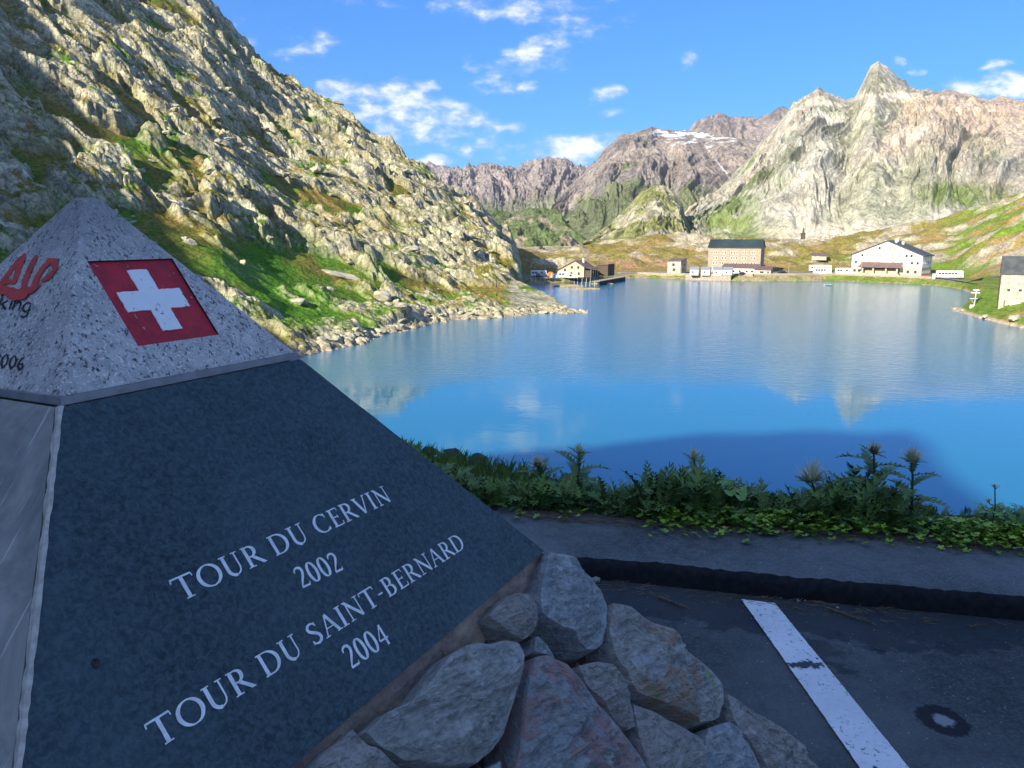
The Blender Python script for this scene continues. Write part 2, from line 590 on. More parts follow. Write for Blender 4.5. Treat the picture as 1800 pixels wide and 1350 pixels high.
tag(o, 'steep rocky hillside with turf and pale outcrops rising from the left shore of the lake', kind='structure')
LEFT = (A[:, 0], Rr[0], z)


def ground_hit(px, py, grid):
    """first point of a polar height grid met by the sight line of a pixel"""
    a, te = az_te(px, py)
    ia = int(np.clip(np.searchsorted(grid[0], a), 0, len(grid[0]) - 1))
    zz = grid[2][ia]
    rr = grid[1]
    d = zz - (CAMZ + rr * te)
    k = np.argmax(d > 0)
    if d[k] <= 0:
        return None
    return np.array([rr[k] * math.sin(R(a)), rr[k] * math.cos(R(a)), zz[k]])


def z_at(x, y, grid):
    a = math.degrees(math.atan2(x, y)); r = math.hypot(x, y)
    ia = int(np.clip(np.searchsorted(grid[0], a), 0, len(grid[0]) - 1))
    ir = int(np.clip(np.searchsorted(grid[1], r), 0, len(grid[1]) - 1))
    return float(grid[2][ia, ir])


# ---- far shore: terrace, knolls and the right-hand slope
SR = [azr(x, y, LAKE) for x, y in [(900, 497), (940, 499), (975, 497), (1050, 493.5), (1085, 490), (1110, 488.5), (1200, 491), (1280, 493.5), (1330, 494.5), (1400, 494.5),
                                   (1460, 493.5), (1560, 497.5), (1640, 501.5), (1690, 509), (1716, 519)]]
SR = [(-3, 420)] + SR + [(32.5, 275), (45, 260)]
shore_r = curve(SR)
TE = [(-3, 455), (4.5, 462), (8, 492), (14, 520), (19, 525), (24, 535), (29, 520), (31, 452), (33, 425), (45, 430)]
terr_end = curve(TE)
KN = [(850, 446, 560), (905, 441, 540), (960, 452, 540), (1000, 443, 560), (1050, 432, 600), (1110, 425, 620), (1140, 416, 640), (1180, 415, 650), (1230, 418, 650),
      (1260, 424, 640), (1330, 422, 640), (1400, 424, 640), (1430, 428, 640), (1500, 416, 690), (1560, 404, 720), (1620, 394, 730), (1680, 380, 740), (1740, 360, 740), (1800, 338, 740)]
KNa = [(az_te(x, y)[0], az_te(x, y)[1], r) for x, y, r in KN] + [(45, .15, 740)]
te_r, rr_r = curve(KNa, 1), curve(KNa, 2)
PS = [azr(x, y, LAKE) for x, y in [(1674, 546), (1700, 553), (1720, 559), (1760, 569), (1800, 578)]] + [(45, 165)]
shore_p = curve(PS)
A, Rr, X, Y = polar(-2.5, 42, 900, 150, 1150, 560)
sh = shore_r(A) + 1.2 * fbm(A * 1.7, A * 0 + 8, 3, 15)
te0 = terr_end(A)
rk0, zk = rr_r(A), CAMZ + rr_r(A) * te_r(A)
t = (Rr - te0) / (rk0 - te0)
up = np.where(t <= 1, np.clip(t, 0, 1) ** 1.05, 1 - .25 * (t - 1))
z = TERR + (zk - TERR) * up
z = np.where(t > 1, np.maximum(z, -14), z)
ramp = np.clip((Rr - sh) / 9.0, 0, 1)
z = np.where(t <= 0, LAKE + (TERR - LAKE) * ramp, z)
z = np.where(Rr < sh, LAKE - .2 * (sh - Rr), z)
# near peninsula on the right
a0 = azr(1674, 546, LAKE)[0]
ps = shore_p(A)
wid = sstep(a0 - .05, a0 + 1.6, A)
tp = (Rr - ps) / 45.0
pz = LAKE + (0.4 + 6.7 * wid) * np.clip(tp * 1.1, 0, 1) ** .85
back = ps + 12 + 260 * sstep(a0 + .2, a0 + 2.6, A) ** 1.6
pz = np.where(Rr > back, pz - (Rr - back) * .18, pz)
pz = np.where((Rr < ps) | (A < a0 - .1), LAKE - 3, pz)
z = np.maximum(z, np.where(Rr < 425, pz, -99))
up_m = sstep(0.02, .25, t) * 1.0
knm = ridged(X / 60, Y / 34, 4, 101)
z = z + up_m * sstep(1.6, .9, t) * (3.6 * (knm - .15) + 2.2 * fbm(X / 22, Y / 14, 4, 111))
f1, f2, cid = worley(X / 14 + .6 * fbm(X / 20, Y / 20, 2, 4), Y / 9, 113)
m0 = fbm(X / 40, Y / 26, 5, 115)
rock = sstep(-.05, .45, m0 + .25 * (knm - .2))
z = z + up_m * rock * 2.0 * (np.clip((f2 - f1) * 2.5, 0, 1) * cid)
onland = sstep(0, 4, np.maximum(Rr - sh, np.where((Rr > ps) & (A > a0), Rr - ps, -9)))
z = z + .25 * fbm(X / 5, Y / 5, 3, 117) * onland * (up_m + .25 * (A > a0))
px, py = project(X, Y, z)
fn = fbm(X / 8, Y / 8, 5, 119)
fl = fbm(X / 45, Y / 20, 4, 121)
rockc = np.clip(sstep(.1, .55, m0 + .5 * fn * .6 + .15), 0, 1) * up_m
GR = cmix(np.zeros(X.shape + (3,)) + (0.20, 0.175, 0.05), (0.27, 0.195, 0.08), sstep(-.1, .5, fl + .3 * fn))
green = sstep(1380, 1560, px) * sstep(430, 455, py + 25 * fl) + sstep(1630, 1700, px)
GR = cmix(GR, (0.13, 0.22, 0.03), np.clip(green, 0, 1) * sstep(.55, -.2, fl + .3 * fn) * .9)
RC = cmix(np.zeros(X.shape + (3,)) + (0.43, 0.40, 0.30), (0.30, 0.26, 0.20), sstep(-.3, .5, fn))
red = np.exp(-(((px - 1150) / 90) ** 2 + ((py - 470) / 14) ** 2))
RC = cmix(RC, (0.38, 0.20, 0.13), np.clip(red, 0, .8))
rockc = np.maximum(rockc, np.clip(red, 0, 1) * up_m * sstep(-.3, .2, fn))
C = GR * (1 - rockc[..., None]) + RC * rockc[..., None]
flat = (t <= 0.02) & (Rr > sh + 8) & (A < a0)
gravel = np.array((0.23, 0.21, 0.175)) * (1 + .15 * fn[..., None])
C = np.where(flat[..., None], gravel, C)
bankm = (Rr <= sh + 9) & (A < 31.5)
bk = cmix(np.zeros(X.shape + (3,)) + (0.30, 0.26, 0.15), (0.16, 0.22, 0.04), sstep(0, .5, fn + (px > 1452) * 1.0 * (Rr > sh + 1.2)))
C = np.where(bankm[..., None], bk, C)
pen = (A > a0 - .1) & (Rr < 420)
pc = cmix(np.zeros(X.shape + (3,)) + (0.12, 0.20, 0.03), (0.26, 0.20, 0.08), sstep(.0, .5, fl * .7 + .5 * fn))
pc = cmix(pc, (0.40, 0.33, 0.25), sstep(LAKE + 1.0, LAKE + .4, z))
C = np.where(pen[..., None], pc, C)
keep = (z[:-1, :-1] > LAKE - 2) | (z[1:, 1:] > LAKE - 2)
me = grid_mesh('far_shore', X, Y, z, C, keep)
o = link('far_shore', me, M_far)
tag(o, 'sunny far shore with a flat terrace, rocky knolls and a green slope to the right', kind='structure')
RIGHT = (A[:, 0], Rr[0], z)


# ---- mountains: ridge line (px, py, distance), foot distance, and a colour rule
def mountain(name, ridge, foot, zfoot, n, m, seed, gul, colour, material, exp=1.0, wk=.8, tk=1.3, label='', ampx=1.0, backd=None, crag=1.0, pad=(1.0, 1.0)):
    P = [(az_te(x, y)[0], az_te(x, y)[1], r) for x, y, r in ridge]
    te, rr = curve(P, 1), curve(P, 2)
    a0, a1 = P[0][0] - pad[0], P[-1][0] + pad[1]
    az = np.linspace(a0, a1, n)
    tt = np.concatenate([np.linspace(0, 1, m), 1 + np.linspace(.03, .5, 8)])
    A, T = np.meshgrid(az, tt, indexing='ij')
    rf = foot(A) if callable(foot) else foot
    rr_, te_ = rr(A), te(A)
    S = float(np.mean(rr_) - np.mean(rf))
    Rr = rf + (rr_ - rf) * T
    W = A * math.pi / 180 * np.mean(rr_)
    # horizontal wobble so that gullies are not straight
    wob = fbm(W / gul * .6, T * 2.2, 3, seed)
    q = (W + wob * gul * wk) / gul
    g = ridged(q, T * tk + wob * .4 * wk, 6, seed + 10, .58)
    g2 = ridged(q * 3.1, T * 4.5 + wob, 4, seed + 20, .6)
    zr = CAMZ + rr_ * te_
    up = np.where(T <= 1, np.clip(T, 0, 1) ** exp, 1 - (T - 1) * 1.1)
    z = zfoot + (zr - zfoot) * up
    env = np.clip(T * 4, 0, 1) * np.clip((1.0 - T) * 3.2, 0.0, 1)
    z = z + env * ampx * gul * (.36 * (g - .3) + .12 * (g2 - .3))
    f1, f2, cid = worley(q * 5, T * S / gul * 3.2 + wob, seed + 5)
    z = z + np.clip(T * 5, 0, 1) * crag * gul * .035 * (np.clip((f2 - f1) * 2, 0, 1) * cid - .2)
    z = z + np.clip(T * 3, 0, 1) * gul * .03 * crag * fbm(q * 6, T * S / gul * 5, 5, seed + 30, .6)
    # jagged crest
    z = z + sstep(.9, 1.0, T) * sstep(1.25, 1.0, T) * crag * gul * .05 * fbm(q * 3, T * 0, 4, seed + 40, .65)
    Rr = Rr - env * gul * .25 * (g - .3)
    X, Y = Rr * np.sin(np.radians(A)), Rr * np.cos(np.radians(A))
    px, py = project(X, Y, z)
    C = colour(px, py, T, g, g2, q, wob, cid, z)
    me = grid_mesh(name, X, Y, z, C, None)
    o = link(name, me, material)
    tag(o, label, kind='structure')
    return o


def base_c(T, c):
    return np.zeros(T.shape + (3,)) + c


def col_peak(px, py, T, g, g2, q, wob, cid, z):
    n = fbm(q * 3, T * 9, 5, 201)
    nl = fbm(q * .8, T * 2.5, 4, 203)
    C = cmix(base_c(T, (0.40, 0.395, 0.345)), (0.235, 0.235, 0.215), sstep(-.35, .55, n))
    C = cmix(C, (0.28, 0.30, 0.18), sstep(-.1, .5, nl + .2 * n) * .42)
    C = cmix(C, (0.43, 0.375, 0.31), sstep(.2, .6, -nl + .2 * n) * .5)
    C = cmix(C, (0.46, 0.36, 0.29), sstep(1560, 1700, px + 80 * nl) * sstep(300, 200, py + 40 * n) * .8)
    gm = np.exp(-(((px - 1690) / 70) ** 2 + ((py - 345) / 22) ** 2)) + .8 * np.exp(-(((px - 1290) / 60) ** 2 + ((py - 415) / 22) ** 2)) + .7 * sstep(1440, 1250, px) * sstep(0, .5, wob + .4 * n)
    C = cmix(C, (0.14, 0.20, 0.06), np.clip(gm * (1 + n), 0, .85))
    sc_ = np.exp(-(((px - 1590 + (py - 240) * 1.2) / 34) ** 2 + ((py - 248) / 30) ** 2))
    C = cmix(C, (0.55, 0.46, 0.38), np.clip(sc_ * 1.2, 0, .8))
    wh = np.exp(-(((px - 1560) / 50) ** 2 + ((py - 170) / 7) ** 2)) + np.exp(-(((px - 1440) / 70) ** 2 + ((py - 408) / 12) ** 2))
    C = cmix(C, (0.62, 0.55, 0.47), np.clip(wh * (1 + n), 0, .85))
    return C


def col_brown(px, py, T, g, g2, q, wob, cid, z):
    n = fbm(q * 3, T * 7, 5, 211)
    st = fbm(q * 5, T * .8, 4, 213)
    C = cmix(base_c(T, (0.31, 0.275, 0.255)), (0.21, 0.195, 0.195), sstep(-.3, .4, n + st * .5))
    C = cmix(C, (0.38, 0.325, 0.285), sstep(.1, .6, st) * .6)
    gr = sstep(.5, .25, T + .22 * n) * sstep(1150, 1050, px + 80 * n) + .8 * sstep(.35, .15, T + .1 * n)
    C = cmix(C, (0.13, 0.175, 0.075), np.clip(gr, 0, .8))
    sn = sstep(.42, .62, .70 - np.abs(py - 236 - (px - 1190) * .0) / 13 * .6 + 1.1 * fbm(px / 26, py / 4, 4, 215)) * sstep(1140, 1160, px) * sstep(1330, 1285, px)
    sn2 = .8 * sstep(.72, .98, 1 - np.abs(px - (1235 + (py - 250) * .75)) / 6 + .3 * n) * (py > 250) * (py < 325)
    C = cmix(C, (0.86, 0.87, 0.90), np.clip(np.maximum(sn, sn2), 0, 1))
    return C


def col_range(px, py, T, g, g2, q, wob, cid, z):
    st = fbm(q * 4, T * 1.2, 5, 221)
    C = cmix(base_c(T, (0.32, 0.275, 0.265)), (0.185, 0.175, 0.19), sstep(-.3, .4, st))
    C = cmix(C, (0.15, 0.185, 0.10), sstep(.28, .12, T + .1 * st) * .7)
    return C


def col_green(px, py, T, g, g2, q, wob, cid, z):
    n = fbm(q * 2.5, T * 5, 5, 231)
    C = cmix(base_c(T, (0.125, 0.175, 0.07)), (0.20, 0.20, 0.10), sstep(0, .6, n))
    C = cmix(C, (0.33, 0.28, 0.24), sstep(.25, .6, n + .5 * fbm(q * 6, T * 1.5, 3, 233)) * .8)
    return C


def col_knob(px, py, T, g, g2, q, wob, cid, z):
    n = fbm(q * 2.2, T * 5, 5, 241)
    C = cmix(base_c(T, (0.36, 0.35, 0.27)), (0.24, 0.235, 0.19), sstep(-.3, .5, fbm(q * 6, T * 14, 4, 243)))
    C = cmix(C, (0.17, 0.19, 0.06), sstep(-.25, .25, n) * .85)
    return C


mountain('mountain', [(1175, 400, 1150), (1195, 385, 1180), (1215, 368, 1220), (1250, 345, 1280), (1280, 320, 1330), (1310, 288, 1380), (1340, 250, 1420), (1370, 213, 1450), (1395, 180, 1470),
                      (1420, 163, 1480), (1440, 155, 1480), (1465, 170, 1490), (1490, 177, 1500), (1503, 172, 1520), (1515, 149, 1550), (1530, 117, 1560), (1545, 107, 1560), (1558, 119, 1560),
                      (1575, 136, 1560), (1600, 154, 1570), (1630, 158, 1600), (1660, 158, 1650), (1700, 164, 1700), (1740, 174, 1750), (1800, 178, 1800), (1860, 190, 1850), (2000, 200, 1900)],
         lambda a: np.interp(a, [10, 13, 22, 40], [960, 900, 880, 900]), -12, 760, 330, 300, 120, col_peak, M_mtn, .82, .55, 1.0, 'big pale grey mountain with a sharp summit tooth above the white hotel', .58, crag=.7)
mountain('mountain', [(985, 446, 900), (1010, 440, 900), (1040, 421, 920), (1070, 396, 950), (1100, 371, 980), (1130, 337, 1000), (1150, 326, 1000), (1168, 326, 1000), (1185, 337, 1000),
                      (1199, 356, 1000), (1204, 378, 990), (1212, 396, 980), (1226, 404, 960), (1236, 420, 940)],
         760, -14, 300, 150, 320, 55, col_knob, M_mtn, .9, .6, 1.0, 'low rocky green shoulder in the middle, darkly shaded on its right', .5, crag=1.3, pad=(1.5, .3))
mountain('mountain', [(955, 400, 2100), (970, 365, 2400), (1000, 331, 2800), (1030, 300, 3000), (1060, 266, 3100), (1085, 242, 3200), (1100, 234, 3200), (1122, 230, 3200), (1145, 224, 3200),
                      (1165, 230, 3250), (1190, 228, 3250), (1215, 232, 3300), (1250, 238, 3300), (1300, 244, 3300), (1350, 250, 3300), (1400, 255, 3300)],
         lambda a: np.interp(a, [0, 6, 20], [1900, 1750, 1800]), -20, 460, 240, 340, 230, col_brown, M_mtn_far, .85, .45, .7, 'brown mountain with streaks of old snow below its crest', .5, crag=.6)
mountain('mountain', [(1200, 240, 4200), (1222, 214, 4200), (1238, 207, 4200), (1262, 200, 4200), (1290, 206, 4200), (1330, 208, 4200), (1355, 198, 4200), (1370, 187, 4200), (1385, 193, 4200), (1410, 205, 4200)],
         3500, 150, 200, 70, 360, 180, col_range, M_mtn_far, .9, .35, .6, 'darker jagged crest behind the snowy brown mountain', .5)
mountain('mountain', [(800, 380, 2400), (838, 376, 2400), (870, 371, 2400), (900, 372, 2400), (950, 364, 2400), (985, 372, 2300), (1010, 392, 2200), (1060, 430, 2000)],
         1300, -60, 240, 110, 380, 200, col_green, M_mtn_far, .95, .4, .6, 'green lower slopes cut by pale gullies beyond the pass', .35)
mountain('mountain', [(740, 322, 5600), (765, 306, 5600), (790, 298, 5600), (820, 293, 5600), (850, 289, 5600), (866, 288, 5600), (880, 293, 5600), (905, 294, 5600), (925, 288, 5600), (940, 281, 5600),
                      (960, 276, 5600), (980, 283, 5600), (992, 278, 5600), (1010, 291, 5600), (1028, 291, 5600), (1050, 305, 5600), (1100, 320, 5600)],
         4200, 60, 380, 130, 400, 190, col_range, M_mtn_far, .75, .3, .45, 'far purple brown range with many jagged teeth', .85, crag=2.2)
mountain('mountain', [(700, 300, 8500), (735, 292, 8500), (752, 284, 8500), (765, 288, 8500), (780, 292, 8500), (810, 297, 8500)],
         7500, 300, 60, 40, 420, 420, col_range, M_mtn_far, .9, .4, .8, 'small farthest summits in a gap behind the jagged range', .5)

# ---- ground under everything, and the slopes beside and behind the camera
M_plain = mat('valley ground', (0.15, 0.15, 0.08), (0.22, 0.2, 0.13), 0.02, .95)
me = MB()
K = 48
me.add([(14000 * math.cos(2 * math.pi * k / K), 14000 * math.sin(2 * math.pi * k / K), -34) for k in range(K)], [tuple(range(K))])
tag(me.build('ground', M_plain), 'valley floor reaching beneath the lake and mountains to the horizon', kind='structure')

A, Rr, X, Y = polar(-200, -36.5, 260, 16, 700, 130)
crest_r = np.interp(A, [-200, -150, -110, -75, -68, -62, -56, -50, -44, -36.5], [250, 250, 260, 280, 290, 330, 425, 480, 500, 520])
crest_z = np.interp(A, [-200, -160, -142, -138, -134.5, -130, -125, -112, -95, -80, -73, -68, -62, -56, -50, -44, -36.5], [90, 128, 146, 148, 163, 147, 127, 110, 102, 96, 104, 129, 169, 232, 260, 250, 215])
crest_z = crest_z + 4 * fbm(A / 9, A * 0 + .5, 4, 133)
t = Rr / crest_r
z = np.where(t <= 1, -1.0 + (crest_z + 1) * np.clip((Rr - 18) / (crest_r - 18), 0, 1) ** 1.1, crest_z - (Rr - crest_r) * .35)
lowl = sstep(-75, -45, A)
z = np.where(t <= 1, lerp(z, np.where(Rr < 128, np.minimum(-1 - (Rr - 16) * .35, 0) * sstep(128, 60, Rr) + LAKE * sstep(60, 128, Rr), LAKE + (crest_z - LAKE) * np.clip((Rr - 128) / (crest_r - 128), 0, 1) ** 1.3), lowl), z)
z = z + 5 * sstep(40, 120, Rr) * ridged(X / 40, Y / 30, 4, 131)
fn = fbm(X / 9, Y / 9, 4, 135)
C = cmix(base_c(X, (0.13, 0.15, 0.04)), (0.36, 0.35, 0.28), sstep(0, .3, fn))
o = link('mountainside', grid_mesh('mountainside', X, Y, z, C), M_hill)
tag(o, 'shaded mountainside behind and beside the car park that throws its shadow over the lake', kind='structure')

# ---- bank below the viewpoint
kerbA, kerbB = on_z(1060, 1020, 0), on_z(1800, 1092, 0)
kd = (kerbB - kerbA) / np.linalg.norm(kerbB - kerbA)           # along the kerb, to the right
kn = np.array([-kd[1], kd[0], 0])                              # towards the lake
if kn[1] < 0:
    kn = -kn


def kp(s, d, z=0.0):
    """point s metres along the kerb and d metres beyond it"""
    p = kerbA + kd * s + kn * d
    return np.array([p[0], p[1], z])


def ks(P):
    return float((P - kerbA) @ kd), float((P - kerbA) @ kn)


E1, E2 = on_z(930, 905, .10), on_z(1800, 958, .10)
s1, d1 = ks(E1); s2, d2 = ks(E2)
print('kerb', kerbA, kerbB, kd, 'veg edge', s1, d1, s2, d2)


def veg_d(s):
    return d1 + (d2 - d1) * (s - s1) / (s2 - s1)


def bank_z(s, d):
    """height of the bank: d metres beyond the kerb"""
    e = d - veg_d(s)
    lf = sstep(0.0, -5.0, s)                  # the shoulder reaches farther out on the left
    w_ = lerp(0.55, 4.2, lf)
    zz = np.where(e < w_, .10 - .05 * np.clip(e, 0, 99) * lerp(1, 5.4, lf), .10 - .05 * w_ * lerp(1, 5.4, lf) - (e - w_) * .62)
    return zz


s_ = np.concatenate([np.linspace(-60, -12, 30), np.linspace(-11.8, 12, 200), np.linspace(12.5, 70, 30)])
d_ = np.concatenate([np.linspace(1.0, 9, 140), np.geomspace(9.2, 46, 40)])
S, Dd = np.meshgrid(s_, d_, indexing='ij')
Z = bank_z(S, Dd) - 0.01
Z = Z + sstep(veg_d(S), veg_d(S) + .8, Dd) * (.06 * fbm(S / .5, Dd / .5, 4, 141)) + sstep(6, 12, Dd) * .8 * fbm(S / 5, Dd / 5, 4, 143)
X = kerbA[0] + kd[0] * S + kn[0] * Dd
Y = kerbA[1] + kd[1] * S + kn[1] * Dd
fn = fbm(S / .4, Dd / .4, 4, 145)
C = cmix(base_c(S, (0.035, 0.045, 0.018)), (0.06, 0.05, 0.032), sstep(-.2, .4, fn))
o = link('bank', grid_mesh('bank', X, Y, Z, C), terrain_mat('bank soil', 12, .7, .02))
tag(o, 'steep soil and turf bank dropping to the lake beyond the pavement', kind='structure')

# ---- lake
m, t, b, V = new_mat('lake water')
geo = t.n('ShaderNodeNewGeometry')
P_ = geo.outputs['Position']
sepp = t.n('ShaderNodeSeparateXYZ'); t.link(P_, sepp.inputs[0])
dist = t.vmath('LENGTH', P_)
patch = t.noise(P_, 0.012, 3, .5)
wind = t.ramp(t.math('ADD', dist, t.math('MULTIPLY', t.math('SUBTRACT', patch, .5), 70)), 126, 162)
wv = t.mapping(P_, scale=(1, 1.7, 1))
wn = t.math('ADD', t.noise(wv, 0.42, 3, .6), t.math('MULTIPLY', t.noise(wv, 1.9, 2, .5), .35))
calm = t.noise(P_, 0.35, 2, .5)
h1 = t.math('ADD', t.math('MULTIPLY', wn, t.math('ADD', t.math('MULTIPLY', wind, .10), .005)), t.math('MULTIPLY', calm, .012))
t.link(t.bump(h1, 1.0, 1.0), b.inputs['Normal'])
b.inputs['Base Color'].default_value = (0.018, 0.150, 0.275, 1)
b.inputs['IOR'].default_value = 1.333
b.inputs['Specular IOR Level'].default_value = 0.78
t.link(t.ramp(wind, 0, 1, 0.035, 0.11), b.inputs['Roughness'])
M_water = m
mb = MB()
pts = [(720 * math.sin(R(a)), 720 * math.cos(R(a))) for a in range(-80, 61, 5)]
pts += [(30 * math.sin(R(60)), 30 * math.cos(R(60))), (0, 32), (30 * math.sin(R(-80)), 30 * math.cos(R(-80)))]
mb.add([(x, y, LAKE) for x, y in pts], [tuple(range(len(pts) - 1, -1, -1))])
tag(mb.build('lake', M_water), 'calm blue mountain lake reflecting sky, hillside and summits', kind='structure')

# ---- thin mountain air
mh = bpy.data.materials.new('mountain haze'); mh.use_nodes = True
mh.node_tree.nodes.clear()
t = NT(mh.node_tree)
vo_ = t.n('ShaderNodeVolumePrincipled')
vo_.inputs['Color'].default_value = (.80, .88, 1.0, 1)
vo_.inputs['Density'].default_value = HAZE
vo_.inputs['Anisotropy'].default_value = .1
out = t.n('ShaderNodeOutputMaterial'); t.link(vo_.outputs[0], out.inputs['Volume'])
if HAZE:
    tag(MB().box(-9500, 9500, -9500, 9500, -36, 830).build('haze', mh), 'thin blue mountain haze over the whole valley', kind='stuff')

# ================================================================== NEAR GROUND
def asphalt(name, base, dark, wet=False):
    m, t, b, V = new_mat(name)
    n1 = t.noise(V, 75, 4, .8)
    n2 = t.noise(V, 1.3, 5, .6)
    n3 = t.voro(V, 48)
    n4 = t.noise(V, 14, 5, .65)
    c = t.mix(t.ramp(n1, .35, .72), c4(dark), c4(base))
    c = t.mix(t.math('MULTIPLY', t.ramp(n4, .4, .7), .45), c, c4(tuple(v * .45 for v in dark)))
    c = t.mix(t.math('MULTIPLY', t.ramp(n2, .35, .65), .5), c, c4(tuple(v * 1.35 for v in base)))
    spk = t.math('MULTIPLY', t.ramp(n3, .17, .10), t.ramp(t.noise(V, 31, 2, .5), .53, .6))
    c = t.mix(spk, c, (.42, .42, .40, 1))
    if wet:
        # damp, dirty band along the foot of the kerb, with a ragged edge
        k = t.vmath('DOT_PRODUCT', t.vmath('SUBTRACT', V, tuple(float(v) for v in kerbA)), tuple(float(v) for v in kn))
        e = t.math('ADD', k, t.math('MULTIPLY', t.math('SUBTRACT', t.noise(V, 2.2, 5, .6), .5), .75))
        bandm = t.ramp(e, -.36, -.33)
        c = t.mix(t.math('MULTIPLY', bandm, .65), c, (.022, .030, .040, 1))
        st = t.ramp(t.noise(t.mapping(V, loc=(3, 1, 0)), 1.7, 6, .7), .60, .66)
        c = t.mix(t.math('MULTIPLY', st, .5), c, (.012, .014, .018, 1))
        # old splash of white paint with a dark ring
        pp = on_z(1658, 1266, 0)
        d = t.vmath('LENGTH', t.vmath('MULTIPLY', t.vmath('SUBTRACT', V, tuple(float(v) for v in pp)), (1.0, 0.9, 1)))
        d2 = t.math('ADD', d, t.math('MULTIPLY', t.math('SUBTRACT', t.noise(V, 38, 4, .6), .5), .05))
        c = t.mix(t.math('MULTIPLY', t.ramp(d2, .088, .075), .85), c, (.012, .013, .016, 1))
        c = t.mix(t.math('MULTIPLY', t.ramp(d2, .040, .022), .8), c, (.40, .41, .42, 1))
    t.link(c, b.inputs['Base Color'])
    b.inputs['Roughness'].default_value = .88
    b.inputs['Specular IOR Level'].default_value = .25
    hh_ = t.math('ADD', n1, t.math('MULTIPLY', n4, 1.2))
    t.link(t.bump(hh_, 1.0, .010), b.inputs['Normal'])
    return m


M_road = asphalt('parking asphalt', (.142, .155, .155), (.055, .062, .064), True)
M_pave = asphalt('pavement asphalt', (.20, .22, .22), (.080, .09, .092))
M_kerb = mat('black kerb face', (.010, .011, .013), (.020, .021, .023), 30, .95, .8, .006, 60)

S, Dd = np.meshgrid(np.linspace(-9, 14, 231), np.linspace(-9, .02, 91), indexing='ij')
X, Y = kerbA[0] + kd[0] * S + kn[0] * Dd, kerbA[1] + kd[1] * S + kn[1] * Dd
me = grid_mesh('car_park', X, Y, .004 * fbm(X, Y, 3, 301), None, None)
tag(link('car_park', me, M_road), 'dark asphalt of the car park with damp stains', kind='structure')

# pavement slab: a rounded, slightly crumbled edge over a black kerb face
S1 = np.linspace(-9, 14, 700)
jit = .006 * fbm(S1 / .12, S1 * 0, 4, 303) + .03 * fbm(S1 / 1.6, S1 * 0, 2, 305)
prof = [(0.0, 0.0, -.01), (0.0, 0.0, .03), (.002, .002, .062), (.012, .006, .084), (.035, .008, .095), (.07, .004, .10)]
rows = []
for (d, jj, zz) in prof:
    rows.append(((d + jit * (1 if zz > .0 else .6)), zz + jj * fbm(S1 / .07, S1 * 0 + zz * 30, 3, 307)))
P_ = [np.stack([kerbA[0] + kd[0] * S1 + kn[0] * dd, kerbA[1] + kd[1] * S1 + kn[1] * dd, zz + 0 * S1], -1) for dd, zz in rows]
GX_ = np.array([p[:, 0] for p in P_]).T; GY_ = np.array([p[:, 1] for p in P_]).T; GZ_ = np.array([p[:, 2] for p in P_]).T
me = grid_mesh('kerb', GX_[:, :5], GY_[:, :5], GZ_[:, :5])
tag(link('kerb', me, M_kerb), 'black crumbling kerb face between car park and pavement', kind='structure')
dd = np.linspace(.035, 1.0, 70)
S, T = np.meshgrid(S1, np.concatenate([[.035, .07], np.linspace(.1, 1, 60)]), indexing='ij')
vd = (d1 + (d2 - d1) * (S - s1) / (s2 - s1)) + .12 + .02 * fbm(S / .3, S * 0, 3, 309)
ed = np.where(T < .08, T, T)
Dm = np.where(T <= .071, T + jit[:, None], .07 + (T - .07) / .93 * (vd - .07))
X, Y = kerbA[0] + kd[0] * S + kn[0] * Dm, kerbA[1] + kd[1] * S + kn[1] * Dm
Z = .10 + .006 * fbm(X / .5, Y / .5, 4, 311) - .005 * (T <= .036) + .004 * fbm(X / .05, Y / .05, 3, 313)
Z[:, 0] = GZ_[:, 4]; X[:, 0] = GX_[:, 4]; Y[:, 0] = GY_[:, 4]
tag(link('pavement', grid_mesh('pavement', X, Y, Z), M_pave), 'rough asphalt pavement strip beside the planted bank', kind='structure')

# white parking line, worn
m, t, b, V = new_mat('worn road paint')
n = t.noise(V, 9, 6, .7); n2 = t.noise(V, 60, 4, .7)
wear = t.math('MAXIMUM', t.ramp(n, .635, .655), t.ramp(n2, .635, .66))
c = t.mix(t.ramp(t.noise(V, 3, 4, .6), .3, .7), (.82, .82, .82, 1), (.68, .69, .70, 1))
c = t.mix(t.math('MULTIPLY', t.ramp(n2, .5, .68), .3), c, (.25, .26, .28, 1))
bp_ = on_z(1412, 1172, 0)
bd_ = t.vmath('LENGTH', t.vmath('MULTIPLY', t.vmath('SUBTRACT', V, tuple(float(v) for v in bp_)), (.55, 1.6, 0)))
blot = t.ramp(t.math('ADD', bd_, t.math('MULTIPLY', t.math('SUBTRACT', t.noise(V, 45, 5, .7), .5), .14)), .042, .036)
wear = t.math('MAXIMUM', wear, blot)
c = t.mix(wear, c, (.05, .053, .06, 1))
t.link(c, b.inputs['Base Color']); b.inputs['Roughness'].default_value = .75
t.link(t.bump(n2, .4, .002), b.inputs['Normal'])
L0, L1 = on_z(1303, 1055, 0), on_z(1508, 1350, 0)
R0, R1 = on_z(1362, 1062, 0), on_z(1594, 1350, 0)
nn = 120
vs, fs = [], []
for i in range(nn + 1):
    k = i / nn * 1.6
    a_, b_ = L0 + (L1 - L0) * k, R0 + (R1 - R0) * k
    j = .0010
    dv = (b_ - a_) / np.linalg.norm(b_ - a_)
    a_ = a_ + dv * random.uniform(-j, j); b_ = b_ + dv * random.uniform(-j, j)
    for q in range(4):
        p = a_ + (b_ - a_) * q / 3
        vs.append((p[0], p[1], .0075 + .004 * float(fbm(np.array([p[0]]), np.array([p[1]]), 3, 301)[0])))
for i in range(nn):
    for q in range(3):
        fs.append((i * 4 + q, i * 4 + 4 + q, i * 4 + 5 + q, i * 4 + 1 + q))
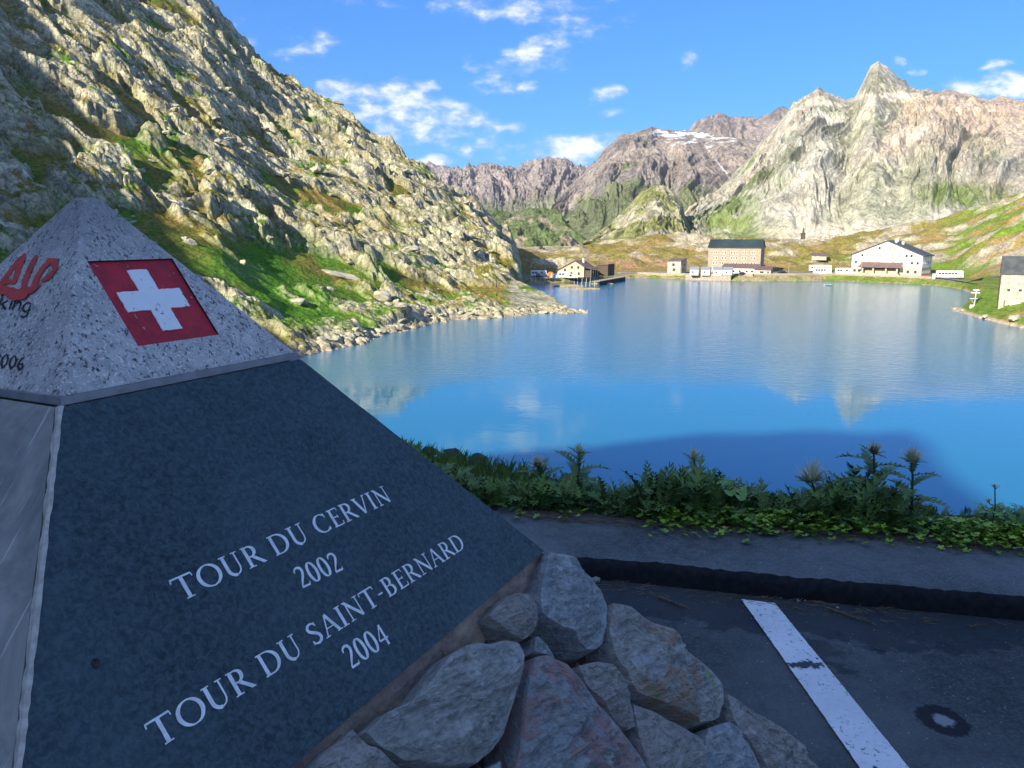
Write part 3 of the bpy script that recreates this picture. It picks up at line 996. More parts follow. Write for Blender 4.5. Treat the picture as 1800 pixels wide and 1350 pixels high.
mb = MB().add(vs, fs)
tag(mb.build('parking_line', m), 'worn white parking bay line painted on the asphalt', kind='structure')

# ================================================================== MONUMENT
US = 1.2                                          # metres per unit of the fitted pyramid
az0 = math.atan2(0.44914408, 0.89345934)
Un = np.array([math.sin(az0), math.cos(az0), 0.])            # along the front face, to the right
Wn = np.array([-math.cos(az0), math.sin(az0), 0.])           # into the monument
CO = CAM + ray(107, 697) * US                                # corner between the two visible faces, foot of the granite
HW = .4315 * US / 2
TL = R(52)
CT, ST = math.cos(TL), math.sin(TL)
Zn = np.array([0, 0, 1.])
CEN = CO + Un * HW + Wn * HW                                 # axis at the foot of the granite
APZ = CO[2] + HW * math.tan(TL)                              # height of the ideal apex
mroot = empty('monument', (CEN[0], CEN[1], 0), math.atan2(Un[1], Un[0]))
tag(mroot, 'pyramid monument with speckled granite cap, dark slate plaque and rough stone base', 'monument')
ZC = CO[2]                                                   # world height of the granite foot


# local frame of the monument: x along the front face, y inward, z up; front face normal -y
def hw(z):
    """half width of the pyramid at height z"""
    return (APZ - z) / math.tan(TL)


def front(u, v, out=0.0):
    """local point on the front face: u from the left corner of the granite foot, v up the slope, out along the normal (metres)"""
    return np.array([-HW + u, -HW + v * CT - out * ST, ZC + v * ST + out * CT])


def left(u, v, out=0.0):
    """local point on the left face: u from the shared corner away from it"""
    return np.array([-HW + v * CT - out * ST, -HW + u, ZC + v * ST + out * CT])


def hit_front(px, py):
    r = ray(px, py)
    vv = Wn * CT + Zn * ST
    n_ = np.cross(Un, vv)
    P = CAM + r * (((CO - CAM) @ n_) / (r @ n_))
    return float((P - CO) @ Un), float((P - CO) @ vv)


def hit_left(px, py):
    r = ray(px, py)
    vv = Un * CT + Zn * ST
    n_ = np.cross(Wn, vv)
    P = CAM + r * (((CO - CAM) @ n_) / (r @ n_))
    return float((P - CO) @ Wn), float((P - CO) @ vv)


def granite_mat():
    m, t, b, V = new_mat('speckled granite')
    V1 = t.mapping(V, rot=(.5, .6, .3), scale=(1, 1, .55))
    n1 = t.noise(V1, 140, 5, .72)
    n2 = t.noise(V1, 38, 4, .6)
    n3 = t.noise(V, 9, 4, .6)
    c = t.mix(t.ramp(n2, .35, .65), (.60, .555, .52, 1), (.42, .40, .385, 1))
    c = t.mix(t.math('MULTIPLY', t.ramp(n3, .35, .7), .45), c, (.32, .29, .29, 1))
    c = t.mix(t.ramp(t.noise(V, 210, 3, .6), .56, .64), c, (.80, .73, .68, 1))
    sp = t.math('MULTIPLY', t.ramp(n1, .54, .60), t.ramp(t.noise(V, 30, 3, .6), .34, .52))
    c = t.mix(sp, c, (.045, .042, .045, 1))
    # grime that has gathered towards the weathered tip
    sz = t.n('ShaderNodeSeparateXYZ'); t.link(V, sz.inputs[0])
    g = t.math('MULTIPLY', t.ramp(t.math('ADD', sz.outputs[2], t.math('MULTIPLY', n3, .1)), ZC + .22, ZC + .34), .55)
    c = t.mix(g, c, (.18, .17, .17, 1))
    t.link(c, b.inputs['Base Color'])
    b.inputs['Roughness'].default_value = .7
    hh_ = t.math('ADD', n1, t.noise(V, 260, 3, .6))
    t.link(t.bump(hh_, .55, .003), b.inputs['Normal'])
    return m


def slate_mat(name, ca_, cb_, sc_=26, scratch=.25, cc=(.16, .18, .2)):
    m, t, b, V = new_mat(name)
    n1 = t.noise(V, sc_ * 2.4, 6, .7, .6)
    n2 = t.noise(V, 3.2, 4, .6)
    c = t.mix(t.ramp(n1, .33, .67), c4(ca_), c4(cb_))
    c = t.mix(t.math('MULTIPLY', t.ramp(n2, .35, .7), .35), c, c4(tuple(v * 1.35 for v in cb_)))
    sv = t.mapping(V, rot=(.9, .2, .7), scale=(1, 22, 1))
    s_ = t.noise(sv, 5, 5, .65)
    c = t.mix(t.math('MULTIPLY', t.ramp(s_, .60, .72), scratch), c, c4(cc))
    t.link(c, b.inputs['Base Color'])
    b.inputs['Roughness'].default_value = .62
    b.inputs['Specular IOR Level'].default_value = .35
    t.link(t.bump(n1, .35, .002), b.inputs['Normal'])
    return m


M_gran = granite_mat()
M_slate = slate_mat('dark green grey slate', (.010, .026, .034), (.058, .092, .105), 44, .3, (.12, .15, .16))
M_slate2 = slate_mat('scratched grey slate', (.13, .135, .14), (.36, .345, .31), 3.0, 1.0, (.62, .62, .62))
M_mortar = mat('sandy mortar', (.42, .31, .235), (.27, .20, .16), 22, .95, 1.0, .012, 70)
m, t, b, V = new_mat('chipped red paint')
nn1 = t.noise(t.mapping(V, rot=(.5, .6, .3), scale=(1, 1, .6)), 75, 5, .72)
c = t.mix(t.ramp(t.noise(V, 30, 5, .65), .35, .65), (.58, .010, .022, 1), (.36, .008, .016, 1))
c = t.mix(t.ramp(nn1, .655, .68), c, (.50, .42, .40, 1))
t.link(c, b.inputs['Base Color']); b.inputs['Roughness'].default_value = .5
t.link(t.bump(nn1, .6, .003), b.inputs['Normal'])
M_red = m
M_redl = mat('thick red lacquer', (.66, .03, .02), (.50, .02, .016), 30, .45, .5, .003, 90)
M_black = mat('black paint and recess shade', (.012, .012, .014), (.04, .04, .04), 120, .7)
M_letter = mat('white painted engraving', (.86, .87, .88), (.68, .70, .72), 70, .6, .3, .001, 200)
M_edge = mat('sawn granite edge', (.33, .33, .35), (.25, .25, .27), 30, .6, .3, .002, 120)

# white paint with chips that show the stone
m, t, b, V = new_mat('chipped white paint')
nn1 = t.noise(t.mapping(V, scale=(1, 1, .4), loc=(.31, .2, .1)), 40, 6, .74)
c = t.mix(t.ramp(nn1, .615, .63), (.88, .87, .86, 1), (.26, .22, .20, 1))
c = t.mix(t.math('MULTIPLY', t.ramp(t.noise(V, 25, 4, .6), .4, .7), .2), c, (.70, .70, .72, 1))
t.link(c, b.inputs['Base Color']); b.inputs['Roughness'].default_value = .55
t.link(t.bump(nn1, .3, .002), b.inputs['Normal'])
M_white = m

# --- mortar core
zt = ZC - .012
hb, ht = hw(0) - .05, hw(zt) - .012
mb = MB()
NR = 26
rings = []
for i in range(NR + 1):
    z_ = zt * (1 - i / NR) - .03 * (i == NR)
    h_ = hw(z_) - .022 - .065 * min(1, max(0, i - 10) / 2)
    ring = []
    for k in range(4):
        ax, ay = [(-1, -1), (1, -1), (1, 1), (-1, 1)][k]
        bx, by = [(1, -1), (1, 1), (-1, 1), (-1, -1)][k]
        for q in range(30):
            f_ = q / 30
            jx = random.uniform(-.006, .006) * (i > 0)
            ring.append(((ax + (bx - ax) * f_) * h_ + jx, (ay + (by - ay) * f_) * h_ + jx, z_ + jx))
    rings.append(ring)
vs = [p for r_ in rings for p in r_]
n_ = 120
fs = [(i * n_ + k, (i + 1) * n_ + k, (i + 1) * n_ + (k + 1) % n_, i * n_ + (k + 1) % n_) for i in range(NR) for k in range(n_)]
fs.append(tuple(range(n_)))
core = MB().add(vs, fs)
core.mi = [1 if k // n_ >= 11 else 0 for k in range(len(fs))]  # lower rows: joint earth, darkened further for the shade between the stones
core.build('mortar_core', [M_mortar, mat('dark joint earth and shade', (.035, .028, .022), (.07, .055, .045), 14, .95, .8, .01, 60)], mroot)

# --- granite cap: a truncated pyramid with rounded arrises; front face holds a sunk square for the flag
FQ = [hit_front(*q) for q in [(155, 457), (304, 456), (385, 588), (240, 609)]]
fu0, fu1 = (FQ[0][0] + FQ[3][0]) / 2, (FQ[1][0] + FQ[2][0]) / 2
fv1, fv0 = (FQ[0][1] + FQ[1][1]) / 2, (FQ[2][1] + FQ[3][1]) / 2
print('flag', FQ, fu0, fu1, fv0, fv1)
VT = .318 * US                                             # slope height of the blunt tip


def cap_edge(v):
    return v * CT                                          # inset of the arris at slope height v


mb = MB()
def face_patch(fn, u0, v0, u1, v1, nu, nv):
    """grid on a face between arrises where needed"""
    vs, fs = [], []
    for i in range(nu + 1):
        for j in range(nv + 1):
            v = v0 + (v1 - v0) * j / nv
            lo_ = u0 if u0 is not None else cap_edge(v) + .004
            hi_ = u1 if u1 is not None else 2 * HW - cap_edge(v) - .004
            vs.append(fn(lo_ + (hi_ - lo_) * i / nu, v))
    for i in range(nu):
        for j in range(nv):
            a_ = i * (nv + 1) + j
            fs.append((a_, a_ + nv + 1, a_ + nv + 2, a_ + 1))
    mb.add(vs, fs)


face_patch(front, None, 0, None, fv0, 12, 4)
face_patch(front, None, fv0, fu0, fv1, 4, 6)
face_patch(front, fu1, fv0, None, fv1, 4, 6)
face_patch(front, None, fv1, None, VT, 12, 6)
face_patch(left, None, 0, None, VT, 10, 12)
# the two far faces
for fn in (lambda u, v: np.array([HW - v * CT, -HW + u, ZC + v * ST]), lambda u, v: np.array([-HW + u, HW - v * CT, ZC + v * ST])):
    face_patch(fn, None, 0, None, VT, 4, 4)
# rounded arrises
NA = 5
for (sx, sy) in ((-1, -1), (1, -1), (1, 1), (-1, 1)):
    vs, fs = [], []
    nj = 14
    for j in range(nj + 1):
        v = VT * j / nj
        zz_ = ZC + v * ST
        h_ = HW - v * CT
        e = .004
        c_ = (sx * (h_ - e), sy * (h_ - e))
        wob = .0012 * math.sin(j * 2.3)
        for q in range(NA + 1):
            th = q / NA * math.pi / 2
            vs.append((c_[0] + sx * e * math.sin(th) * (1 + wob), c_[1] + sy * e * math.cos(th), zz_))
    for j in range(nj):
        for q in range(NA):
            a_ = j * (NA + 1) + q
            fs.append((a_, a_ + 1, a_ + NA + 2, a_ + NA + 1))
    mb.add(vs, fs)
# blunt weathered tip
htip = HW - VT * CT
vs = []
levels = [(htip, 0), (htip * .86, .006), (htip * .6, .0095), (htip * .25, .011)]
ns = 24
for (h_, dz) in levels:
    for k in range(ns):
        a_ = 2 * math.pi * (k + .5) / ns + math.pi / 4
        cx_, cy_ = math.cos(a_), math.sin(a_)
        mx = max(abs(cx_), abs(cy_))
        vs.append((h_ * cx_ / mx, h_ * cy_ / mx, ZC + VT * ST + dz + random.uniform(-.0012, .0012) * (dz > 0)))
fs = [(i * ns + k, i * ns + (k + 1) % ns, (i + 1) * ns + (k + 1) % ns, (i + 1) * ns + k) for i in range(3) for k in range(ns)]
fs.append(tuple(range(3 * ns, 4 * ns)))
mb.add(vs, fs)
# sunk flag bed walls, coloured black for the shadow line of the recess
dp = -.005
q4 = [(fu0, fv0), (fu1, fv0), (fu1, fv1), (fu0, fv1)]
mb.m = 1
for k in range(4):
    a_, b_ = q4[k], q4[(k + 1) % 4]
    mb.add([front(*a_), front(*b_), front(*b_, dp), front(*a_, dp)], [(0, 1, 2, 3)])
mb.m = 0
cap = mb.build('granite_cap', [M_gran, M_black], mroot)
# sawn foot of the granite
mb = MB()
mb.extr([(-HW - .003, -HW - .003), (HW + .003, -HW - .003), (HW + .003, HW + .003), (-HW - .003, HW + .003)], ZC - .0135, ZC - .0006)
mb.build('base_edge', M_edge, cap)


def ragged(pts, step, amp):
    out = []
    for i in range(len(pts)):
        a_, b_ = np.array(pts[i]), np.array(pts[(i + 1) % len(pts)])
        L = np.linalg.norm(b_ - a_)
        n_ = max(1, int(L / step))
        for k in range(n_):
            p = a_ + (b_ - a_) * k / n_
            out.append((p[0] + random.uniform(-amp, amp), p[1] + random.uniform(-amp, amp)))
    return out


def plate(fn, poly, o0, o1):
    """thin ragged plate on a face"""
    mb = MB()
    n_ = len(poly)
    vs = [fn(p[0], p[1], o1) for p in poly] + [fn(p[0], p[1], o0) for p in poly]
    mb.add(vs, [tuple(range(n_))] + [(i, n_ + i, n_ + (i + 1) % n_, (i + 1) % n_) for i in range(n_)])
    return mb


cu, cvv = (fu0 + fu1) / 2, (fv0 + fv1) / 2
flag = plate(front, [(fu0 + .0005, fv0 + .0005), (fu1 - .0005, fv0 + .0005), (fu1 - .0005, fv1 - .0005), (fu0 + .0005, fv1 - .0005)], -.006, -.0035).build('flag_panel', M_red, mroot)
fw = fu1 - fu0
a_, l_ = fw * .118, fw * .375
crossp = [(-a_, -l_), (a_, -l_), (a_, -a_), (l_, -a_), (l_, a_), (a_, a_), (a_, l_), (-a_, l_), (-a_, a_), (-l_, a_), (-l_, -a_), (-a_, -a_)]
crossp = [(cu + p[0] - fw * .005, cvv + p[1] + fw * .01) for p in crossp]
plate(front, ragged(crossp, .006, .0009), -.0034, -.0018).build('white_cross', M_white, flag)

# --- slate plaques
def panel(fn, name, mt, v0, v1, inset, off):
    lo_ = lambda v: cap_edge(v) + inset
    hi_ = lambda v: 2 * HW - cap_edge(v) - inset
    poly = []
    K_ = 40
    for k in range(K_ + 1):
        v = v0 + (v1 - v0) * k / K_
        poly.append((hi_(v) + random.uniform(-.001, .001), v))
    for k in range(K_ + 1):
        v = v1 + (v0 - v1) * k / K_
        poly.append((lo_(v) + random.uniform(-.001, .001), v))
    return plate(fn, poly, off - .022, off).build(name, mt, mroot)


vS0, vS1 = -.545 * US, -.0135 * 1.25
slab = panel(front, 'slate_plaque', M_slate, vS0, vS1, .006, -.002)
slab2 = panel(left, 'slate_plaque', M_slate2, vS0 * 1.0, vS1, .016, -.004)
slab2['label'] = 'lighter scratched grey slate on the left face'
# bright mortar seam along the arris between the two plaques
mb = MB()
rr_ = []
for k in range(60):
    v = vS1 + (vS0 - vS1) * k / 59
    p = np.array([-HW + v * CT, -HW + v * CT, ZC + v * ST])
    w_ = .0038 + random.uniform(-.0012, .0012)
    rr_.append([p + np.array([-.001, w_ * 2.0, -.001]), p + np.array([-.0005, 0.001, .002]), p + np.array([w_ + .002, -.0005, .001])])
vs = [p for r_ in rr_ for p in r_]
MB().add(vs, [(i * 3 + q, i * 3 + q + 1, i * 3 + q + 4, i * 3 + q + 3) for i in range(59) for q in range(2)]).build('corner_seam', mat('pale seam mortar', (.60, .55, .48), (.42, .38, .33), 60, .9, .8, .003, 150), mroot)
# drilled hole, its dark inside painted as a flat black disc
hu, hv = hit_front(170, 1165)
poly = [(hu + .0062 * math.cos(a_) * random.uniform(.85, 1.15), hv + .0062 * math.sin(a_) * random.uniform(.85, 1.15)) for a_ in [2 * math.pi * k / 14 for k in range(14)]]
plate(front, poly, -.0015, -.0012).build('bolt_hole', M_black, mroot)


# --- lettering: broad-nib roman capitals built from strokes
def arc(cx, cy, rx, ry, a0, a1, n=14):
    return [(cx + rx * math.cos(R(a0 + (a1 - a0) * k / n)), cy + ry * math.sin(R(a0 + (a1 - a0) * k / n))) for k in range(n + 1)]


HV, TH = .135, .062
def serif(x, y, w_=.30):
    return ([(x - w_ / 2, y), (x + w_ / 2, y)], .05)


GL = {
    'T': (.80, [([(.40, .0), (.40, .96)], HV), ([(.02, .955), (.78, .955)], .08), ([(.03, .96), (.015, .80)], .045), ([(.77, .96), (.785, .80)], .045), serif(.40, .02)]),
    'O': (.92, [(arc(.46, .5, .385, .47, 0, 360, 30), 'o')]),
    'U': (.82, [([(.16, .97), (.16, .34)] + arc(.40, .34, .24, .32, 180, 270, 8)[1:], HV), (arc(.40, .34, .24, .32, 270, 360, 8) + [(.64, .97)], TH), serif(.16, .975, .28), serif(.64, .975, .24)]),
    'R': (.76, [([(.17, .02), (.17, .97)], HV), ([(.17, .955), (.33, .955)], TH), (arc(.33, .72, .20, .235, 90, -90, 12), 'd'), ([(.33, .485), (.17, .485)], TH), ([(.34, .49), (.70, .03)], HV), serif(.17, .02), serif(.70, .02, .18), ([(.04, .975), (.2, .975)], .05)]),
    'D': (.88, [([(.17, .02), (.17, .97)], HV), ([(.04, .955), (.36, .955)], TH), (arc(.36, .49, .40, .465, 90, -90, 18), 'd'), ([(.36, .03), (.04, .03)], TH)]),
    'C': (.82, [(arc(.46, .5, .37, .47, 48, 312, 24), 'o'), ([(.71, .96), (.72, .72)], .05), ([(.71, .04), (.725, .22)], .045)]),
    'E': (.62, [([(.17, .02), (.17, .97)], HV), ([(.04, .955), (.54, .955)], TH), ([(.17, .51), (.44, .51)], TH), ([(.04, .03), (.57, .03)], TH), ([(.54, .965), (.55, .80)], .045), ([(.56, .02), (.58, .2)], .045), ([(.44, .60), (.44, .42)], .04)]),
    'V': (.78, [([(.12, .97), (.41, .02)], HV), ([(.41, .02), (.69, .97)], TH), serif(.12, .975, .26), serif(.69, .975, .2)]),
    'I': (.34, [([(.17, .02), (.17, .97)], HV), serif(.17, .02), serif(.17, .975)]),
    'N': (.88, [([(.17, .02), (.17, .97)], TH), ([(.13, .97), (.74, .03)], HV), ([(.74, .0), (.74, .97)], TH), serif(.17, .02, .24), serif(.74, .975, .24), ([(.02, .975), (.16, .975)], .05)]),
    'S': (.58, [([(.47, .80), (.42, .91), (.30, .955), (.17, .91), (.10, .79), (.13, .66), (.24, .56), (.36, .47), (.46, .36), (.48, .22), (.41, .09), (.28, .035), (.14, .07), (.075, .20)], 's'), ([(.475, .95), (.475, .76)], .045), ([(.07, .05), (.07, .23)], .045)]),
    'A': (.80, [([(.08, .02), (.37, .97)], TH), ([(.37, .99), (.70, .03)], HV), ([(.20, .36), (.56, .36)], .055), serif(.08, .02, .22), serif(.70, .02, .26)]),
    'B': (.70, [([(.17, .02), (.17, .97)], HV), ([(.04, .955), (.33, .955)], TH), (arc(.33, .74, .17, .215, 90, -90, 10), 'd'), ([(.17, .525), (.35, .525)], TH), (arc(.35, .28, .22, .25, 90, -90, 12), 'd'), ([(.04, .03), (.35, .03)], TH)]),
    '-': (.36, [([(.04, .40), (.30, .40)], .085)]),
    '0': (.56, [(arc(.28, .5, .205, .47, 0, 360, 26), 'o')]),
    '2': (.54, [([(.06, .74), (.09, .86), (.18, .94), (.28, .955), (.39, .91), (.44, .79), (.42, .66), (.34, .50), (.20, .29), (.07, .05)], 's'), ([(.05, .045), (.47, .045)], .10), ([(.465, .03), (.495, .17)], .04)]),
    '4': (.58, [([(.40, .0), (.40, .97)], .115), ([(.40, .96), (.04, .33)], .055), ([(.04, .31), (.54, .31)], .08)]),
    '6': (.56, [([(.44, .96), (.28, .86), (.15, .68), (.09, .46), (.09, .32)], .09), (arc(.28, .29, .19, .25, 0, 360, 20), .085)]),
    ' ': (.30, []),
}


def stroke_quads(pts, wd):
    """left and right edges of a stroke of varying breadth"""
    n_ = len(pts)
    L, Rr_ = [], []
    closed = abs(pts[0][0] - pts[-1][0]) + abs(pts[0][1] - pts[-1][1]) < 1e-6
    for i, p in enumerate(pts):
        if closed:
            a_, b_ = pts[(i - 1) % (n_ - 1)], pts[(i + 1) % (n_ - 1)] if i < n_ - 1 else pts[1]
            if i == 0: a_ = pts[-2]
        else:
            a_, b_ = pts[max(i - 1, 0)], pts[min(i + 1, n_ - 1)]
        dx, dy = b_[0] - a_[0], b_[1] - a_[1]
        l = math.hypot(dx, dy) or 1
        nx, ny = -dy / l, dx / l
        if wd == 'o' or wd == 'd':
            wq = .058 + .085 * abs(dy / l) ** 1.4
        elif wd == 's':
            wq = .06 + .075 * min(1, abs(i - 0) / 4, abs(n_ - 1 - i) / 3)
        else:
            wq = wd
            if wd == HV and len(pts) == 2:
                pass
        L.append((p[0] + nx * wq / 2, p[1] + ny * wq / 2)); Rr_.append((p[0] - nx * wq / 2, p[1] - ny * wq / 2))
    return L, Rr_


def resamp(pts, k=5):
    if len(pts) > 2:
        return pts
    (x0, y0), (x1, y1) = pts
    return [(x0 + (x1 - x0) * i / k, y0 + (y1 - y0) * i / k) for i in range(k + 1)]


def letter_line(text, fn, o, du, dv, height, width, parent, mt, out, slant=0.0, name='inscription', weight=1.0, drop=()):
    """o = lower left point (u, v); du, dv = direction of writing; letters scaled to fill width"""
    tw = sum(GL[c][0] + .07 for c in text)
    sx = width / tw
    pr = bpy.data.objects.new(name, None)
    COL.objects.link(pr); pr.parent = parent
    pr['label'] = 'inscription reading ' + text
    x = 0
    for c in text:
        adv, strokes = GL[c]
        if strokes:
            mb = MB()
            for si, (pts, wd) in enumerate(strokes):
                wd2 = wd if isinstance(wd, str) else wd * weight
                pp_ = resamp(pts)
                L, Rr_ = stroke_quads(pp_, wd2)
                vs = []
                hgt = out + .00014 * si
                for a_, b_ in zip(L, Rr_):
                    for q in (a_, b_):
                        lx = (x + q[0] + slant * q[1]) * sx + random.uniform(-.00018, .00018)
                        ly = q[1] * height + random.uniform(-.00018, .00018)
                        vs.append(fn(o[0] + lx * du[0] - ly * 0 + lx * 0, o[1] + lx * du[1] + ly, hgt))
                fs = [(2 * i, 2 * i + 1, 2 * i + 3, 2 * i + 2) for i in range(len(L) - 1)]
                mb.add(vs, fs)
            lo = mb.build('letter', mt, pr)
        x += adv + .07
    return pr


def fit_line(text, base0, base1, top0):
    """baseline end pixels and the top of the first letter"""
    a_, b_, c_ = hit_front(*base0), hit_front(*base1), hit_front(*top0)
    wdt = b_[0] - a_[0]
    letter_line(text, front, a_, (1, (b_[1] - a_[1]) / wdt), 0, c_[1] - a_[1], wdt, mroot, M_letter, -.0012)


fit_line('TOUR DU CERVIN', (318, 1058), (692, 879), (305, 1016))
fit_line('2002', (532, 1034), (608, 999), (514, 999))
fit_line('TOUR DU SAINT-BERNARD', (277, 1318), (822, 960), (255, 1272))
fit_line('2004', (619, 1176), (692, 1127), (601, 1136))


# --- paint and lettering on the left granite face (read from the far end towards the corner)
def LF(px, py):
    return hit_left(px, py)


def left_r(u, v, out):                       # u grows to the right here
    return left(-u, v, out)


def brush(pix, wd, out, mt, name, parent):
    """a brush stroke through pixels on the left face; wd in metres, may vary"""
    pts = [LF(*p) for p in pix]
    pts = [(-p[0], p[1]) for p in pts]
    fine = []
    for i in range(len(pts) - 1):
        for k in range(6):
            fine.append((pts[i][0] + (pts[i + 1][0] - pts[i][0]) * k / 6, pts[i][1] + (pts[i + 1][1] - pts[i][1]) * k / 6))
    fine.append(pts[-1])
    L, Rr_ = [], []
    for i, p in enumerate(fine):
        a_, b_ = fine[max(i - 1, 0)], fine[min(i + 1, len(fine) - 1)]
        dx, dy = b_[0] - a_[0], b_[1] - a_[1]
        l = math.hypot(dx, dy) or 1
        f_ = i / (len(fine) - 1)
        wq = (wd[0] + (wd[1] - wd[0]) * f_) * random.uniform(.85, 1.12) * min(1, .45 + 3 * f_, .45 + 3 * (1 - f_))
        L.append((p[0] - dy / l * wq / 2, p[1] + dx / l * wq / 2)); Rr_.append((p[0] + dy / l * wq / 2, p[1] - dx / l * wq / 2))
    vs = []
    for a_, b_ in zip(L, Rr_):
        vs += [left_r(a_[0], a_[1], out), left_r(b_[0], b_[1], out)]
    return MB().add(vs, [(2 * i, 2 * i + 1, 2 * i + 3, 2 * i + 2) for i in range(len(L) - 1)]).build(name, mt, parent)


lg = bpy.data.objects.new('painted_logo', None); COL.objects.link(lg); lg.parent = mroot
lg['label'] = 'red painted letters ALP on the left granite face'
k_ = 0
for pix, wd in [
    ([(-14, 520), (8, 492), (30, 462), (46, 446)], (.017, .014)),          # A rising
    ([(45, 447), (34, 470), (26, 500)], (.014, .016)),
    ([(-2, 501), (14, 496), (30, 496)], (.011, .010)),
    ([(66, 449), (56, 468), (46, 492), (42, 510)], (.016, .015)),          # L
    ([(38, 507), (50, 512), (66, 506)], (.015, .016)),
    ([(96, 458), (80, 468), (68, 486), (58, 512)], (.014, .017)),          # P
    ([(84, 458), (98, 461), (99, 474), (88, 488), (74, 496)], (.014, .013)),
    ([(-10, 506), (12, 512), (36, 518), (58, 512), (74, 500)], (.020, .014)),
    ([(14, 516), (32, 524), (50, 522)], (.018, .014))]:
    brush(pix, wd, .0012 + .00025 * k_, M_redl, 'brush_stroke', lg); k_ += 1
tk = bpy.data.objects.new('inscription', None); COL.objects.link(tk); tk.parent = mroot
tk['label'] = 'black slanted lettering reading trekking'


def script(strokes, x0, sxp, y0, syp, shear, slope, name):
    """strokes in letter units placed in pixels; one letter"""
    global k_
    mb_pts = []
    for st in strokes:
        pix = [(x0 + sxp * (p[0] + shear * p[1]), y0 + slope * sxp * p[0] - syp * p[1]) for p in st]
        brush(pix, (.0042, .0042), .0008 + .0001 * (k_ % 7), M_black, name, tk); k_ += 1


LW = {'k': [[(0, 0), (0, 1.5)], [(.5, .9), (.05, .45)], [(.15, .5), (.5, 0)]],
      'i': [[(0.1, 0), (0.1, .9)], [(.12, 1.2), (.12, 1.3)]],
      'n': [[(0, 0), (0, .9)], [(0, .6), (.22, .9), (.42, .8), (.42, 0)]],
      'g': [[(.45, .85), (.2, .9), (.02, .6), (.05, .15), (.25, 0), (.42, .2)], [(.45, .9), (.44, -.3), (.25, -.55), (0, -.42)]],
      'r': [[(0, 0), (0, .9)], [(0, .55), (.15, .85), (.3, .88)]], 'e': [[(.02, .45), (.42, .5), (.3, .88), (.08, .75), (.02, .35), (.15, .02), (.4, .12)]],
      't': [[(.12, 1.4), (.12, .15), (.3, .02)], [(-.05, .9), (.32, .9)]]}
x_ = -46.0
for ch, adv in (('r', .42), ('e', .58), ('k', .62), ('k', .62), ('i', .30), ('n', .60), ('g', .6)):
    script(LW[ch], x_, 25, 543 + (x_ + 5) * .11, 18, .22, .11, 'letter')
    x_ += 25 * adv * 1.08
tk = bpy.data.objects.new('inscription', None); COL.objects.link(tk); tk.parent = mroot
tk['label'] = 'black slanted numerals reading 2006'
N0 = [[(.22, 1), (.02, .7), (.02, .3), (.2, 0), (.38, .3), (.38, .7), (.22, 1)]]
N2 = [[(.02, .8), (.2, 1), (.38, .8), (.3, .5), (.02, .03), (.4, .03)]]
N6 = [[(.35, 1), (.1, .7), (.02, .3), (.2, 0), (.38, .2), (.3, .48), (.05, .35)]]
x_ = -14.0
for st in (N2, N0, N0, N6):
    script(st, x_, 26, 646 + x_ * .14, 24, .25, .14, 'letter')
    x_ += 14.5

# --- rough stones set in the base
def stone_mat(name, ca_, cb_, cc=None, lichen=0, rot=(.4, .3, .9), streak=1.0):
    m, t, b, V = new_mat(name)
    V1 = t.mapping(V, rot=rot, scale=(1, 1, 4.5))
    n1 = t.noise(V1, 11, 8, .72, .15)
    n2 = t.noise(V, 60, 5, .7)
    c = t.mix(t.ramp(n1, .36, .64), c4(ca_), c4(cb_))
    c = t.mix(t.math('MULTIPLY', t.ramp(n2, .42, .68), .55), c, c4(tuple(v * .45 for v in ca_)))
    vein = t.ramp(t.math('ABSOLUTE', t.math('SUBTRACT', t.noise(V1, 5, 5, .6, 1.0), .5)), .012, .0)
    c = t.mix(t.math('MULTIPLY', vein, .35 * streak), c, (.45, .46, .48, 1))
    if cc:
        c = t.mix(t.ramp(t.noise(t.mapping(V, loc=(1.1, 2.2, .3), rot=rot, scale=(1, 1, 2)), 5.5, 6, .7), .50, .57), c, c4(cc))
    if lichen:
        l1 = t.ramp(t.noise(t.mapping(V, loc=(.3, .1, 2)), 15, 6, .7), .60, .64)
        c = t.mix(t.math('MULTIPLY', l1, .8), c, (.30, .42, .12, 1))
        l2 = t.ramp(t.noise(t.mapping(V, loc=(1.3, 3.1, 2)), 9, 6, .7), .56, .62)
        c = t.mix(t.math('MULTIPLY', l2, .6), c, (.60, .62, .66, 1))
    t.link(c, b.inputs['Base Color'])
    b.inputs['Roughness'].default_value = .8
    hh_ = t.math('ADD', t.math('MULTIPLY', n1, 1.6), t.math('MULTIPLY', n2, .5))
    t.link(t.bump(hh_, 1.0, .028), b.inputs['Normal'])
    return m


MS = {'blue': stone_mat('blue grey schist', (.38, .42, .43), (.66, .69, .69)),
      'grey': stone_mat('grey schist', (.44, .45, .41), (.68, .67, .61), rot=(.2, .9, .2)),
      'pink': stone_mat('grey schist with rusty quartz', (.34, .37, .38), (.58, .59, .58), (.50, .34, .31), rot=(1.2, .2, .2)),
      'brown': stone_mat('brown schist', (.43, .39, .35), (.64, .59, .53), rot=(.8, .1, .6)),
      'lichen': stone_mat('lichened gneiss', (.42, .42, .39), (.68, .65, .57), (.52, .37, .27), 1, rot=(.5, .8, .5))}


